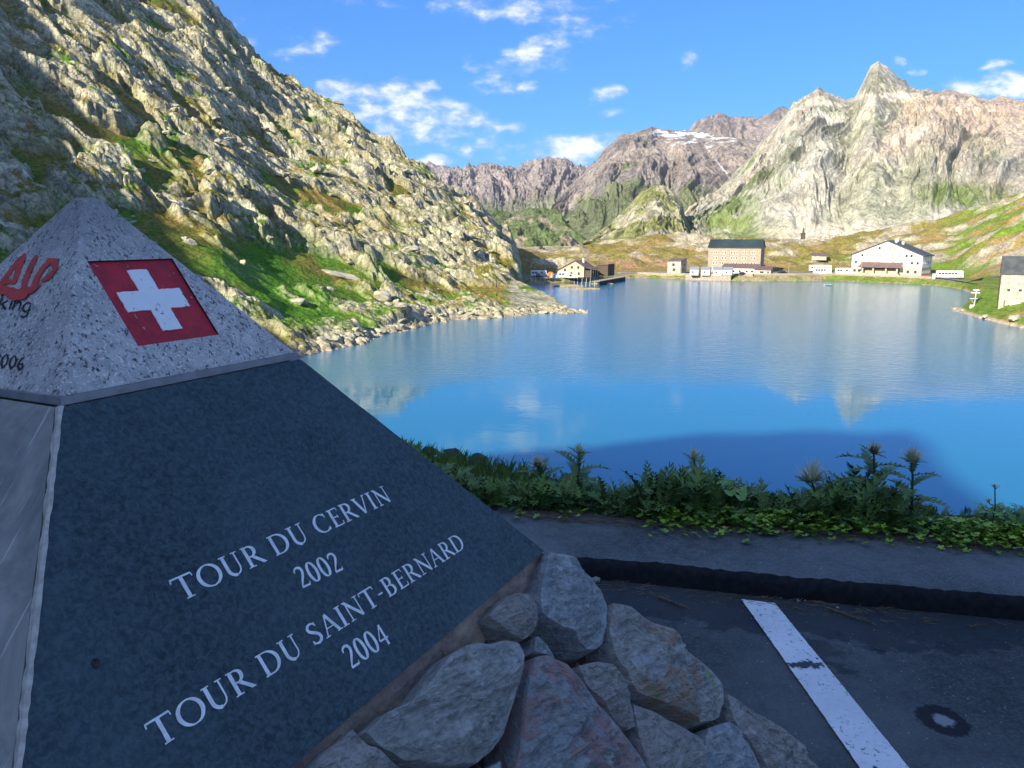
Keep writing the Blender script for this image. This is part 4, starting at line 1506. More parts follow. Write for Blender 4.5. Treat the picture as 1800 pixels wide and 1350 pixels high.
def stone(pix, thick, mt, seed, lab=None, scale2=True, tilt=(0, 0), uvs=None):
    """an irregular block whose outline is given on the front face"""
    pts = uvs or [hit_front(500 + p[0] / 2, 900 + p[1] / 2) for p in pix]
    pts = np.array(pts)
    # resample the outline and roughen it
    cl_ = np.vstack([pts, pts[:1]])
    seg = np.hypot(*(cl_[1:] - cl_[:-1]).T)
    cum = np.concatenate([[0], np.cumsum(seg)])
    N_ = 120
    q = np.linspace(0, cum[-1], N_, endpoint=False)
    ox, oy = np.interp(q, cum, cl_[:, 0]), np.interp(q, cum, cl_[:, 1])
    cen = np.array([ox.mean(), oy.mean()])
    rnd = np.random.RandomState(seed)
    size = math.sqrt(abs(0.5 * np.sum(ox * np.roll(oy, -1) - oy * np.roll(ox, -1))))
    planes = []
    for k in range(7):
        a_ = rnd.rand() * 2 * math.pi
        sl = rnd.uniform(.15, .65)
        planes.append((math.cos(a_) * sl, math.sin(a_) * sl, thick * rnd.uniform(.95, 1.1) + sl * size * rnd.uniform(.10, .36)))
    planes.append((tilt[0], tilt[1], thick))
    levels = [(.99, -.16), (1.0, -.08), (1.0, -.03), (.995, .0)] + [(f_, None) for f_ in (.985, .970, .952, .93, .905, .88, .85, .82, .78, .74, .70, .65, .60, .55, .50, .44, .38, .32, .25, .18, .12, .06)]
    vs = []
    for (f_, dz) in levels:
        x = cen[0] + (ox - cen[0]) * f_
        y = cen[1] + (oy - cen[1]) * f_
        rn = .07 * size * (f_ > .6) * .35 * fbm(x / (.35 * size), y / (.35 * size) + seed, 4, seed)
        x = x + rn * (ox - cen[0]) / size
        y = y + rn * (oy - cen[1]) / size
        if dz is None:
            hpl = np.maximum(np.min([px_ * (x - cen[0]) + py_ * (y - cen[1]) + c_ for px_, py_, c_ in planes], axis=0), thick * .38)
            edge = thick * 1.25 * min(1, (1 - f_) / .07) ** .6
            hgt = np.minimum(hpl, edge) + size * .030 * fbm(x / (.16 * size), y / (.16 * size), 4, seed + 2) * min(1, (1 - f_) * 6)
            hgt = hgt + size * .012 * fbm(x / (.05 * size), y / (.03 * size), 4, seed + 6) * min(1, (1 - f_) * 10)
            hgt = hgt + size * .035 * ridged(x / (.3 * size) + y / (.12 * size), y / (.2 * size), 4, seed + 4) * min(1, (1 - f_) * 6)
        else:
            hgt = np.full(N_, dz)
        for k in range(N_):
            vs.append(front(x[k], y[k], float(hgt[k])))
    nl = len(levels)
    fs = [(i * N_ + k, i * N_ + (k + 1) % N_, (i + 1) * N_ + (k + 1) % N_, (i + 1) * N_ + k) for i in range(nl - 1) for k in range(N_)]
    fs.append(tuple((nl - 1) * N_ + k for k in range(N_)))
    o = MB().add(vs, fs).build('stone', MS[mt], mroot, smooth=False)
    if lab: o['label'] = lab
    return o


stone([(915, 145), (960, 160), (1010, 190), (1060, 232), (1100, 285), (1122, 340), (1120, 400), (1105, 470), (1080, 495), (1045, 490), (1010, 450), (960, 410), (915, 385), (888, 360), (885, 300), (893, 240), (905, 185)], .035, 'blue', 1, 'bluish block at the corner of the plaque')
stone([(705, 372), (760, 310), (800, 298), (850, 305), (875, 340), (870, 390), (850, 440), (825, 458), (790, 440), (750, 415)], .03, 'brown', 2)
stone([(255, 790), (330, 720), (420, 680), (470, 610), (540, 520), (610, 482), (640, 476), (690, 476), (745, 464), (790, 476), (803, 500), (790, 590), (760, 720), (740, 800), (700, 860), (640, 910), (520, 915), (400, 890), (300, 830)], .045, 'grey', 33, 'broad flat-faced grey block', tilt=(.1, -.1))
stone([(850, 520), (905, 512), (970, 540), (1010, 590), (1080, 680), (1140, 750), (1200, 830), (1250, 900), (1290, 1010), (1100, 1120), (900, 1120), (770, 1000), (790, 850), (800, 700), (815, 600)], .05, 'pink', 14, 'block with a rusty pink vein')
stone([(868, 446), (885, 440), (915, 475), (948, 522), (905, 508), (862, 498)], .012, 'blue', 5)
stone([(1020, 545), (1080, 533), (1130, 545), (1170, 590), (1190, 640), (1213, 700), (1222, 760), (1195, 772), (1150, 745), (1105, 690), (1055, 620)], .028, 'brown', 6)
stone([(1132, 325), (1200, 342), (1262, 388), (1330, 436), (1400, 496), (1480, 560), (1522, 615), (1530, 680), (1508, 732), (1440, 755), (1380, 722), (1290, 672), (1218, 640), (1180, 570), (1138, 500), (1126, 430)], .045, 'lichen', 27, 'long gneiss block patched with green lichen')
stone([(1212, 680), (1290, 708), (1370, 758), (1440, 812), (1452, 870), (1462, 960), (1400, 1060), (1290, 1000), (1255, 890), (1230, 790)], .03, 'brown', 18)
stone([(1470, 765), (1530, 745), (1580, 780), (1622, 822), (1660, 900), (1700, 1000), (1580, 1060), (1475, 990), (1462, 880)], .03, 'blue', 9)
stone([(1540, 640), (1590, 672), (1680, 742), (1770, 815), (1850, 890), (1960, 990), (1960, 1080), (1830, 1090), (1730, 1010), (1670, 890), (1610, 800), (1560, 735)], .035, 'brown', 10, 'brown block at the right foot')
stone([(20, 960), (130, 850), (225, 770), (262, 830), (370, 900), (480, 940), (430, 1060), (200, 1120)], .03, 'brown', 11)
stone([(520, 945), (650, 930), (740, 880), (760, 1010), (880, 1130), (700, 1250), (500, 1180)], .04, 'blue', 12)
# small rubble wedged in the joints
mb = MB()
for k in range(130):
    x_, y_ = random.uniform(620, 1500), random.uniform(350, 1000)
    u_, v_ = hit_front(500 + x_ / 2, 900 + y_ / 2)
    if v_ > vS0 - .05: continue
    s_r = random.uniform(.004, .012)
    c_ = front(u_, v_, random.uniform(-.035, -.02))
    p8 = [c_ + np.array([random.uniform(-1, 1), random.uniform(-1, 1), random.uniform(-1, 1)]) * s_r for _ in range(4)]
    mb.add(p8, [(0, 1, 2), (0, 2, 3), (0, 3, 1), (1, 3, 2)])
tag(mb.build('rubble', mat('joint rubble', (.10, .09, .08), (.2, .19, .17), 40, .95), mroot), kind='stuff')

# stones of the three hidden faces, larger and simpler, so that the base is complete
for face in range(1, 4):
    cs, sn = math.cos(face * math.pi / 2), math.sin(face * math.pi / 2)
    for row in range(4):
        zc_ = ZC - .545 * US * ST - .05 - row * .20
        if zc_ < .05: break
        hwz = hw(zc_)
        nst = 4 + row
        for k in range(nst):
            x_ = -hwz + .10 * (face == 1) + (k + .5) * (2 * hwz - .10 * (face == 1)) / nst + random.uniform(-.03, .03) * (face > 1)
            rx_, rz_ = hwz / nst * random.uniform(.80, .9), random.uniform(.10, .115)
            vv_ = (zc_ - ZC) / ST
            vs, fs = [], []
            n_ = 14
            for (f_, dz) in ((1.0, -.12), (1.0, -.01), (.8, .025), (.4, .035)):
                for q in range(n_):
                    a_ = 2 * math.pi * q / n_
                    sq = 1 / max(abs(math.cos(a_)), abs(math.sin(a_))) ** .6
                    u_ = HW + x_ + rx_ * f_ * math.cos(a_) * sq + random.uniform(-.01, .01)
                    v2 = vv_ + rz_ * f_ * math.sin(a_) * sq / ST * .9 + random.uniform(-.01, .01)
                    p = front(u_, v2, dz + random.uniform(-.006, .006) * (dz > 0))
                    vs.append((p[0] * cs - p[1] * sn, p[0] * sn + p[1] * cs, p[2]))
            fs = [(i * n_ + q, i * n_ + (q + 1) % n_, (i + 1) * n_ + (q + 1) % n_, (i + 1) * n_ + q) for i in range(3) for q in range(n_)]
            fs.append(tuple(3 * n_ + q for q in range(n_)))
            MB().add(vs, fs).build('stone', MS[random.choice(['blue', 'grey', 'brown', 'lichen'])], mroot)

# ================================================================== PLANTS ON THE BANK
def veg_base(px, e=0.0):
    """a point on the bank near the pavement edge in the direction of a column of the photograph, e metres beyond the edge"""
    lo_, hi_ = 1.5, 14
    # walk along the viewing azimuth until d = veg_d + e
    a_ = az_te(px, 900)[0]
    for _ in range(40):
        mid = (lo_ + hi_) / 2
        P = np.array([mid * math.sin(R(a_)), mid * math.cos(R(a_)), 0])
        s, d = ks(P)
        if d - veg_d(s) < e: lo_ = mid
        else: hi_ = mid
    s, d = ks(P)
    return np.array([P[0], P[1], float(bank_z(np.array([s]), np.array([d]))[0])])


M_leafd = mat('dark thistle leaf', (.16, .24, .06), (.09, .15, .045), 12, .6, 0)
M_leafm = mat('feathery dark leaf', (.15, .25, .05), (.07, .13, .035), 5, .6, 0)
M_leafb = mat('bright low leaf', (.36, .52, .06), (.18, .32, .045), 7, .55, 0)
M_leafr = mat('broad leaf', (.22, .38, .08), (.14, .25, .05), 9, .5, 0)
M_stemg = mat('green stem', (.09, .14, .05), (.06, .09, .035), 30, .7, 0)
M_cream = mat('straw thistle head', (.50, .50, .32), (.36, .38, .20), 60, .8, 0)
M_fluff = mat('pale thistle bracts', (.72, .70, .52), (.56, .56, .38), 60, .8, 0)
M_brown = mat('withered floret', (.12, .07, .04), (.07, .045, .03), 60, .9, 0)
M_straw = mat('dead straw', (.24, .16, .09), (.12, .08, .05), 30, .9, 0)
M_twig = mat('dry twig', (.20, .13, .08), (.10, .065, .045), 60, .9, .5, .002, 200)
M_grass = mat('bank grass', (.15, .24, .04), (.08, .14, .03), 4, .7, 0)
M_seed = mat('pale seed grass', (.26, .27, .15), (.16, .18, .09), 10, .8, 0)


def spiky_leaf(mb, base, dirv, length, width, droop=.4, lobes=7, up=Vector((0, 0, 1)), curl=.0):
    """a deeply cut leaf with spiny lobes, arching outwards"""
    d = Vector(dirv).normalized()
    side = d.cross(up)
    if side.length < 1e-3: side = Vector((1, 0, 0))
    side.normalize()
    nrm = side.cross(d).normalized()
    pts = []
    n = lobes
    P = Vector(base)
    dd_ = d.copy()
    seg = length / n
    spine = [P.copy()]
    for k in range(n):
        dd_ = (dd_ + Vector((0, 0, -droop / n))).normalized()
        P = P + dd_ * seg
        spine.append(P.copy())
    vs, fs = [], []
    for k in range(n):
        a, b = spine[k], spine[k + 1]
        t_ = (k + .5) / n
        w_ = width * (math.sin(math.pi * min(1, t_ * .85 + .12)) ** .7) * random.uniform(.8, 1.15)
        fwd = (b - a).normalized()
        nn_ = side.cross(fwd).normalized()
        m_ = a + (b - a) * .55
        for sg in (1, -1):
            o_ = side * sg
            tip = m_ + o_ * w_ + fwd * seg * .55 + nn_ * w_ * random.uniform(.0, .45)
            tip2 = m_ + o_ * w_ * .72 + fwd * seg * 1.0 + nn_ * w_ * .1
            notch = a + (b - a) * .92 + o_ * w_ * .22
            st = a + o_ * w_ * .20
            i0 = len(vs)
            vs += [a, st, tip, m_ + o_ * w_ * .45 + fwd * seg * .45, tip2, notch, b]
            fs += [(i0, i0 + 1, i0 + 2, i0 + 3), (i0, i0 + 3, i0 + 5, i0 + 6), (i0 + 3, i0 + 4, i0 + 5)]
    i0 = len(vs)
    vs += [spine[-1] + side * width * .12, spine[-1] - side * width * .12, spine[-1] + dd_ * seg * 1.0]
    fs.append((i0, i0 + 1, i0 + 2))
    mb.add(vs, fs)


def feather_leaf(mb, base, dirv, length, width, droop, n=9, up=Vector((0, 0, 1))):
    d = Vector(dirv).normalized()
    side = d.cross(up)
    if side.length < 1e-3: side = Vector((1, 0, 0))
    side.normalize()
    P = Vector(base); dd_ = d.copy(); seg = length / n
    vs, fs = [], []
    for k in range(n):
        dd_ = (dd_ + Vector((0, 0, -droop / n))).normalized()
        Q = P + dd_ * seg
        w_ = width * math.sin(math.pi * min(.97, (k + .6) / n * .8 + .15))
        for sg in (1, -1):
            j = Vector((random.uniform(-.15, .15), random.uniform(-.15, .15), random.uniform(-.25, .35))) * w_
            t_ = P + side * sg * w_ + dd_ * seg * 1.1 + j
            i0 = len(vs)
            vs += [P, P + side * sg * w_ * .5 - dd_ * seg * .12, t_, P + side * sg * w_ * .45 + dd_ * seg * .95]
            fs.append((i0, i0 + 1, i0 + 2, i0 + 3))
        P = Q
    mb.add(vs, fs)


def thistle(px, head_py, e, label, group, spread=.16, nleaf=12, headsize=.034, style=0, arms=0):
    B = veg_base(px, e)
    r_ = ray(px, head_py)
    rng_ = math.hypot(B[0], B[1]) / math.hypot(r_[0], r_[1])
    top = CAMZ + r_[2] * rng_
    H = top - B[2]
    root = empty('thistle', B)
    tag(root, label, 'thistle', group)
    lean = Vector((random.uniform(-.06, .06), random.uniform(-.04, .04), 0))
    sp = [Vector((0, 0, -.03)) + lean * 0, lean * .3 + Vector((0, 0, H * .35)), lean * .9 + Vector((0.01, 0, H * .7)), lean + Vector((0, 0, H - headsize * .6))]
    MB().tube(sp, [.008, .007, .006, .005], 6).build('stem', M_stemg, root)
    for k in range(nleaf):
        f_ = .05 + .86 * (k / nleaf) ** .9
        p = sp[0].lerp(sp[3], f_)
        a_ = k * 2.4 + random.uniform(-.4, .4)
        el = random.uniform(.15, .75) + .35 * f_
        L_ = spread * (1.15 - .55 * f_) * random.uniform(.85, 1.2)
        mb = MB()
        spiky_leaf(mb, p, (math.cos(a_) * math.cos(el), math.sin(a_) * math.cos(el), math.sin(el)), L_, L_ * .24, droop=.9, lobes=8)
        mb.build('leaf', M_leafd, root)
    tips = [(sp[3], headsize)]
    for (tp, hs_) in tips:
        mb = MB()
        # bulb
        vs, fs = [], []
        nn_ = 10
        for i in range(6):
            ph = i / 5 * math.pi
            rr = hs_ * .48 * math.sin(ph) ** .8 * (1.0 if style else .85)
            for q in range(nn_):
                a_ = 2 * math.pi * q / nn_
                vs.append(tp + Vector((rr * math.cos(a_), rr * math.sin(a_), hs_ * (.35 - .5 * math.cos(ph)))))
        fs = [(i * nn_ + q, i * nn_ + (q + 1) % nn_, (i + 1) * nn_ + (q + 1) % nn_, (i + 1) * nn_ + q) for i in range(5) for q in range(nn_)]
        mb.add(vs, fs)
        hd = mb.build('flower_head', M_brown if style == 1 else M_cream, root)
        mb = MB()
        for q in range(80 if style != 2 else 150):
            a_ = random.uniform(0, 2 * math.pi)
            el = random.uniform(-.1, 1.35)
            dv = Vector((math.cos(a_) * math.cos(el), math.sin(a_) * math.cos(el), math.sin(el)))
            p0 = tp + dv * hs_ * .3 + Vector((0, 0, hs_ * .1))
            L_ = hs_ * random.uniform(.7, 1.25) * (1.35 if style == 2 else 1)
            sd = dv.cross(Vector((0, 0, 1))).normalized() * hs_ * .10
            p1 = p0 + dv * L_ + Vector((0, 0, L_ * .25))
            mb.add([p0 - sd, p0 + sd, p1], [(0, 1, 2)])
        mb.build('bract', M_fluff, hd)
    # collar of spiny leaves under the head
    for q in range(5):
        a_ = 2 * math.pi * q / 5 + random.uniform(-.2, .2)
        mb = MB()
        spiky_leaf(mb, sp[3] - Vector((0, 0, .004)), (math.cos(a_), math.sin(a_), random.uniform(.1, .7)), headsize * random.uniform(1.3, 2.1), headsize * .42, droop=.2, lobes=5)
        mb.build('leaf', M_leafd, root)
    return root


GTH = 'spiny thistles growing on the bank'
thistle(962, 812, .30, 'thistle with a brown withered centre, leftmost of the tall ones behind the pavement', GTH, .17, 12, .046, 1)
thistle(1014, 792, .42, 'thistle with a cream head and upright spiny leaves, second from the left', GTH, .21, 13, .040, 0)
thistle(1222, 797, .45, 'solitary narrow cream thistle head rising above the dark foliage mid bank', GTH, .14, 8, .042, 0)
thistle(1438, 838, .28, 'thistle with the biggest and fluffiest pale head on the bank', GTH, .15, 10, .062, 2)
thistle(1534, 786, .30, 'tallest thistle with long side branches of spiny leaves against the lake', GTH, .25, 15, .046, 1)
thistle(1604, 800, .22, 'thistle with a silvery head and drooping spiny leaves right of the tallest', GTH, .23, 12, .044, 2)
thistle(766, 812, 1.6, 'pale thistle head half hidden by the slanting edge of the monument', GTH, .10, 6, .05, 2)
thistle(880, 846, .75, 'low pale thistle in the dark foliage nearest the monument', GTH, .10, 8, .034, 2)


def blossom_stalk(px, head_py, e, label, twigs):
    B = veg_base(px, e)
    r_ = ray(px, head_py)
    top = CAMZ + r_[2] * math.hypot(B[0], B[1]) / math.hypot(r_[0], r_[1])
    H = top - B[2]
    root = empty('wildflower', B); tag(root, label, 'wildflower')
    MB().tube([(0, 0, -.03), (.01, 0, H * .5), (-.005, 0, H)], [.004, .0035, .003], 5).build('stem', M_stemg, root)
    for (hx, hz, sz) in twigs:
        mb = MB()
        if hx: MB().tube([(0, 0, H * .55), (hx * .7, .0, hz * H * .85), (hx, 0, hz * H)], .0025, 5).build('stem', M_stemg, root)
        for q in range(24):
            a_ = random.uniform(0, 6.28); rr = sz * random.uniform(.1, 1)
            c_ = Vector((hx + rr * math.cos(a_), rr * math.sin(a_), hz * H + random.uniform(-.004, .006)))
            s_r = .006
            mb.add([c_ + Vector((s_r, 0, 0)), c_ + Vector((0, s_r, .002)), c_ + Vector((-s_r, 0, 0)), c_ + Vector((0, -s_r, .002))], [(0, 1, 2, 3)])
            mb.tube([(hx, 0, hz * H - .02), c_], .0008, 3, False)
        mb.build('flower_head', M_fluff, root)
    for q in range(9):
        a_ = q * 2.3
        mb = MB()
        spiky_leaf(mb, (0, 0, H * random.uniform(.1, .55)), (math.cos(a_), math.sin(a_), random.uniform(.2, .8)), .10, .032, .5, 4)
        mb.build('leaf', M_leafr, root)


blossom_stalk(1745, 853, .25, 'thin umbel wildflower standing alone near the right edge above the lake', [(0, 1.0, .022), (-.03, .68, .016)])


# broad round leaves in the middle
def broad_plant(px, e, label):
    B = veg_base(px, e)
    root = empty('broad_leaf_plant', B); tag(root, label, 'plant')
    for k in range(9):
        a_ = k * 2.4; h_ = random.uniform(.12, .21); o_ = random.uniform(.03, .11)
        c_ = Vector((o_ * math.cos(a_), o_ * math.sin(a_), h_))
        MB().tube([(0, 0, -.02), (c_.x * .5, c_.y * .5, h_ * .65), c_], .003, 5).build('stem', M_stemg, root)
        rl = random.uniform(.034, .052)
        vs = [c_]
        n_ = 14
        tl = Vector((math.cos(a_) * .5, math.sin(a_) * .5, 0))
        for q in range(n_):
            b_ = 2 * math.pi * q / n_ + a_
            rr = rl * (1 + .12 * math.sin(q * 2.1)) * (.55 if q == n_ // 2 else 1)
            p = c_ + Vector((math.cos(b_) * rr, math.sin(b_) * rr, .012 * math.cos(2 * b_) + .010))
            p.z += -.35 * (p - c_).dot(tl)
            vs.append(p)
        MB().add(vs, [(0, 1 + q, 1 + (q + 1) % n_) for q in range(n_)]).build('leaf', M_leafr, root)


broad_plant(1288, .16, 'plant with large round pale green leaves, centre of the bank edge')

# dark feathery mass
PROF = [(740, 800), (790, 818), (850, 835), (900, 852), (950, 842), (1000, 835), (1050, 856), (1100, 852), (1150, 838), (1200, 832), (1250, 838), (1290, 855), (1350, 868), (1400, 868),
        (1450, 858), (1500, 838), (1560, 868), (1600, 880), (1640, 905), (1662, 940), (1700, 935), (1750, 918), (1800, 900), (1900, 890)]


def prof_top(px, B):
    y_ = np.interp(px, [p[0] for p in PROF], [p[1] for p in PROF])
    r_ = ray(px, y_)
    return CAMZ + r_[2] * math.hypot(B[0], B[1]) / math.hypot(r_[0], r_[1]) - B[2]


mbs = [MB(), MB()]
for k in range(2050):
    px = random.uniform(840, 1880) if k < 1250 else random.choice([random.uniform(250, 840), random.uniform(1880, 2600)])
    if 1650 < px < 1690 and random.random() < .8: continue
    e = random.uniform(.06, .85)
    B = veg_base(px, e)
    H = max(.05, min(.40, prof_top(px, B) * random.uniform(.6, 1.12)))
    for q in range(3):
        a_ = random.uniform(0, 2 * math.pi)
        el = random.uniform(.7, 1.45)
        L_ = H * random.uniform(.85, 1.25)
        mb = mbs[k % 2]
        b_ = Vector(B) + Vector((random.uniform(-.03, .03), random.uniform(-.03, .03), -.01 + H * .25 * q * random.random()))
        dv = (math.cos(a_) * math.cos(el), math.sin(a_) * math.cos(el), math.sin(el))
        if k % 3 == 0:
            spiky_leaf(mb, b_, dv, L_, L_ * random.uniform(.18, .26), droop=1.0, lobes=6)
        else:
            feather_leaf(mb, b_, dv, L_, L_ * random.uniform(.16, .26), 1.1, 8)
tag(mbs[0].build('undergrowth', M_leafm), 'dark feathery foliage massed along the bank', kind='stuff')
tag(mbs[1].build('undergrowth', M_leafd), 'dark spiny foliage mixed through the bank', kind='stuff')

# bright low leaves spilling over the pavement edge
mb = MB()
CLUMP = [(1150, 1), (1180, 1), (1215, 1.1), (1250, .8), (1285, .9), (1320, 1.1), (1350, .9), (1385, 1), (1420, .9), (1455, .8), (1490, .8), (1535, .7), (1570, .6), (1610, .5), (1670, 1.2), (1700, 1.3), (1730, 1.2), (1765, 1), (1795, 1.1), (1830, 1.1), (1870, 1), (1950, 1), (2050, 1), (2150, 1), (2280, 1), (1005, .3), (905, .2)]
for (px, s_) in CLUMP:
    for k in range(int(95 * s_)):
        e = random.gauss(.03, .085)
        B = veg_base(px + random.gauss(0, 20), e)
        hgt = max(.012, random.uniform(.01, .10) * (1 - abs(e - .05) * 3)) * (s_ ** .5)
        c_ = Vector(B) + Vector((0, 0, hgt))
        rl = random.uniform(.012, .026)
        a0_ = random.uniform(0, 6.28)
        nx, ny = random.uniform(-.5, .5), random.uniform(-.7, .3)
        n_ = 11
        vs = [c_]
        for q in range(n_):
            b_ = a0_ + 5.4 * q / (n_ - 1)
            rr = rl * (1.0 if q % 2 else .62)
            vs.append(c_ + Vector((math.cos(b_) * rr, math.sin(b_) * rr, (math.cos(b_) * nx + math.sin(b_) * ny) * rr + rr * .25)))
        mb.add(vs, [(0, 1 + q, 2 + q) for q in range(n_ - 1)])
tag(mb.build('ground_cover', M_leafb), 'bright green low leaves spilling over the pavement edge', kind='stuff')

# straw and withered stalks at the edge of the pavement
mb = MB()
for k in range(620):
    px = random.uniform(900, 1880)
    B = Vector(veg_base(px, random.gauss(-.03, .05)))
    B.z = max(B.z, .10) + random.uniform(.004, .02)
    a_ = random.gauss(0, .8) + math.atan2(kd[1], kd[0])
    L_ = random.uniform(.02, .13)
    d_v = Vector((math.cos(a_), math.sin(a_), random.uniform(-.05, .12)))
    mb.tube([B, B + d_v * L_ * .5 + Vector((0, 0, .004)), B + d_v * L_], .0011, 3, False)
tag(mb.build('straw', M_straw), 'withered straw lying along the edge of the pavement', kind='stuff')

# grass on the left shoulder of the bank
mb, mb2 = MB(), MB()
for k in range(9000):
    px = random.uniform(700, 960)
    e = random.uniform(.2, 5.6) ** 1.0
    B = Vector(veg_base(px, e))
    L_ = random.uniform(.06, .17)
    a_ = random.uniform(0, 6.28)
    lean = Vector((math.cos(a_), math.sin(a_), 0)) * L_ * random.uniform(.1, .6)
    sd = Vector((math.sin(a_), -math.cos(a_), 0)) * .003
    t_ = mb2 if random.random() < .06 else mb
    t_.add([B - sd, B + sd, B + lean * .5 + Vector((0, 0, L_ * .7)) + sd * .6, B + lean + Vector((0, 0, L_))], [(0, 1, 2, 3)])
tag(mb.build('bank_grass', M_grass), 'short dark grass on the shoulder of the bank beside the monument', kind='stuff')
tag(mb2.build('bank_grass', M_seed), 'pale dry grass blades among the dark grass beside the monument', kind='stuff')


# rocks at the brow of the bank
def rock_mesh(name, seed, sub=3, flatn=.7):
    rnd = np.random.RandomState(seed)
    import bmesh
    bm = bmesh.new()
    bmesh.ops.create_icosphere(bm, subdivisions=sub, radius=1)
    pl = [(Vector(rnd.normal(size=3)).normalized(), rnd.uniform(.55, .95)) for _ in range(14)]
    for v in bm.verts:
        d = v.co.normalized()
        rr = min([1.25] + [c_ / d.dot(n_) for n_, c_ in pl if d.dot(n_) > .05])
        p = d * rr
        q_ = np.array([p.x * 2.3 + seed]), np.array([p.y * 2.3 + p.z * 1.7])
        p = p * (1 + .15 * float(fbm(q_[0], q_[1], 3, seed)[0]))
        p.z *= flatn
        v.co = p
    me = bpy.data.meshes.new(name)
    bm.to_mesh(me); bm.free()
    return me


M_rockn = mat('dark bank rock', (.10, .105, .10), (.05, .055, .05), 6, .9, .8, .03, 14)
for (px, py, sz, lab) in [(797, 797, .16, 'dark rock at the brow of the bank, middle of three'), (841, 808, .17, 'dark flat rock overhanging the lake at the brow of the bank'), (757, 795, .12, 'small dark rock beside the edge of the monument')]:
    P = on_z(px, py, -1.25)
    me = rock_mesh('rock', int(px), 3)
    o = link('rock', me, M_rockn); o.location = tuple(P); o.scale = (sz, sz * .8, sz * .8); o.rotation_euler = (0, 0, px)
    tag(o, lab, 'rock', 'rocks at the brow of the bank')
    P2 = P.copy()

# pebbles and twigs on the asphalt
M_peb = mat('pale pebble', (.34, .33, .31), (.22, .22, .21), 60, .9)
pebs = [rock_mesh('pebble', 400 + i, 1) for i in range(3)]
for px, py, sz, lab in [(1047, 1021, .028, 'grey stone the size of a fist at the foot of the kerb beside the monument'), (1403, 1054, .010, 'small pale pebble at the kerb just right of the white line'),
                    (1472, 1066, .010, 'pinkish pebble under the kerb right of the white line')]:
    P = on_z(px, py, .01)
    me = pebs[0].copy()
    o = link('pebble', me, M_peb); o.location = (P[0], P[1], sz * .5); o.scale = (sz * 1.2, sz, sz); o.rotation_euler = (0, 0, px)
    tag(o, lab, 'pebble')


def twig(p0, p1, rad, lab, z=.010):
    a_, b_ = on_z(*p0, z), on_z(*p1, z)
    n_ = 7
    pts = []
    for i in range(n_):
        q = a_ + (b_ - a_) * i / (n_ - 1)
        pts.append((q[0] + random.uniform(-.003, .003), q[1] + random.uniform(-.004, .004), z + random.uniform(0, .004)))
    o = MB().tube(pts, [rad * (1 - .5 * i / n_) for i in range(n_)], 6).build('twig', M_twig)
    tag(o, lab, 'twig')


twig((1158, 1049), (1212, 1071), .006, 'short thick twig on the asphalt left of the white line')
twig((1386, 1062), (1417, 1076), .003, 'thin twig right beside the top of the white line')
twig((1455, 1070), (1540, 1099), .0055, 'longest twig lying under the kerb right of the white line')
twig((1620, 1086), (1650, 1091), .003, 'very thin straight twig below the kerb at the right')
twig((1702, 1102), (1735, 1097), .003, 'pale twig rightmost below the kerb')
twig((925, 907), (1120, 921), .005, 'long dry stalk lying along the pavement edge', .115)

mb, mbd = MB(), MB()
for k in range(1500):
    s_k = random.uniform(-2.5, 9)
    side_ = random.random()
    if side_ < .55:
        d_k = -abs(random.gauss(0, .14)) - .01; z_ = .004
    elif side_ < .7:
        d_k = random.uniform(-2.4, 0); z_ = .004
    else:
        d_k = random.uniform(.08, veg_d(s_k)); z_ = .104
    p = kp(s_k, d_k, z_)
    s_r = random.uniform(.0012, .0045)
    vv_ = [p + np.array([random.uniform(-1, 1), random.uniform(-1, 1), random.uniform(0, 1.3)]) * s_r for _ in range(5)]
    (mb if random.random() < .6 else mbd).add(vv_, [(0, 1, 2), (0, 2, 3), (0, 3, 4), (1, 2, 4), (1, 4, 3), (2, 4, 3)])
tag(mb.build('grit', M_peb), 'pale grit scattered on asphalt and pavement', kind='stuff')
tag(mbd.build('grit', M_brown), 'dark crumbs of soil scattered on asphalt and pavement', kind='stuff')
mb = MB()
for k in range(260):
    s_k = random.choice([random.gauss(.15, .25), random.gauss(1.0, .25), random.uniform(-1, 5)])
    p = kp(s_k, -abs(random.gauss(.02, .07)) - .015, .006)
    a_ = random.gauss(0, .7) + math.atan2(kd[1], kd[0])
    L_ = random.uniform(.015, .06)
    mb.tube([p, p + np.array([math.cos(a_), math.sin(a_), .08]) * L_], .0010, 3, False)
tag(mb.build('straw', M_straw), 'bits of straw swept against the foot of the kerb', kind='stuff')

# ================================================================== FAR OBJECTS
def smat(name, c, c2=None, rough=.8, sc=1.5, metal=0, spec=.3):
    return mat(name, c, c2 or tuple(v * .8 for v in c), sc, rough, 0, metal=metal, spec=spec)


M_stonew = mat('pinkish rubble wall', (.40, .335, .27), (.24, .205, .17), 1.3, .9, .3, .1, 3)
M_stonel = mat('pale rubble wall', (.46, .44, .385), (.29, .275, .24), 1.1, .9, .3, .1, 3)
M_stonec = mat('cream rendered wall', (.52, .44, .32), (.44, .37, .28), .7, .9)
M_whitew = smat('white render', (.74, .74, .73), (.66, .66, .66))
M_whitep = smat('white vehicle paint', (.76, .77, .78), (.70, .71, .72), .35)
M_slater = mat('blue black slate roof', (.045, .055, .065), (.075, .085, .095), .5, .6, .3, .05, 4)
M_greenr = mat('dark green metal roof', (.022, .030, .042), (.032, .062, .062), .05, .45)
M_brownr = mat('brown sheet roof', (.16, .11, .11), (.12, .085, .085), .6, .6)
M_greyr = mat('blue grey sheet roof', (.22, .26, .33), (.18, .22, .28), .6, .5)
M_glass = smat('dark window pane', (.045, .055, .07), None, .15, spec=.6)
M_frame = smat('white window surround', (.70, .70, .68))
M_dark = smat('dark timber', (.045, .035, .03))
M_darkw = mat('weathered dark boards', (.10, .075, .06), (.07, .055, .045), 1, .9)
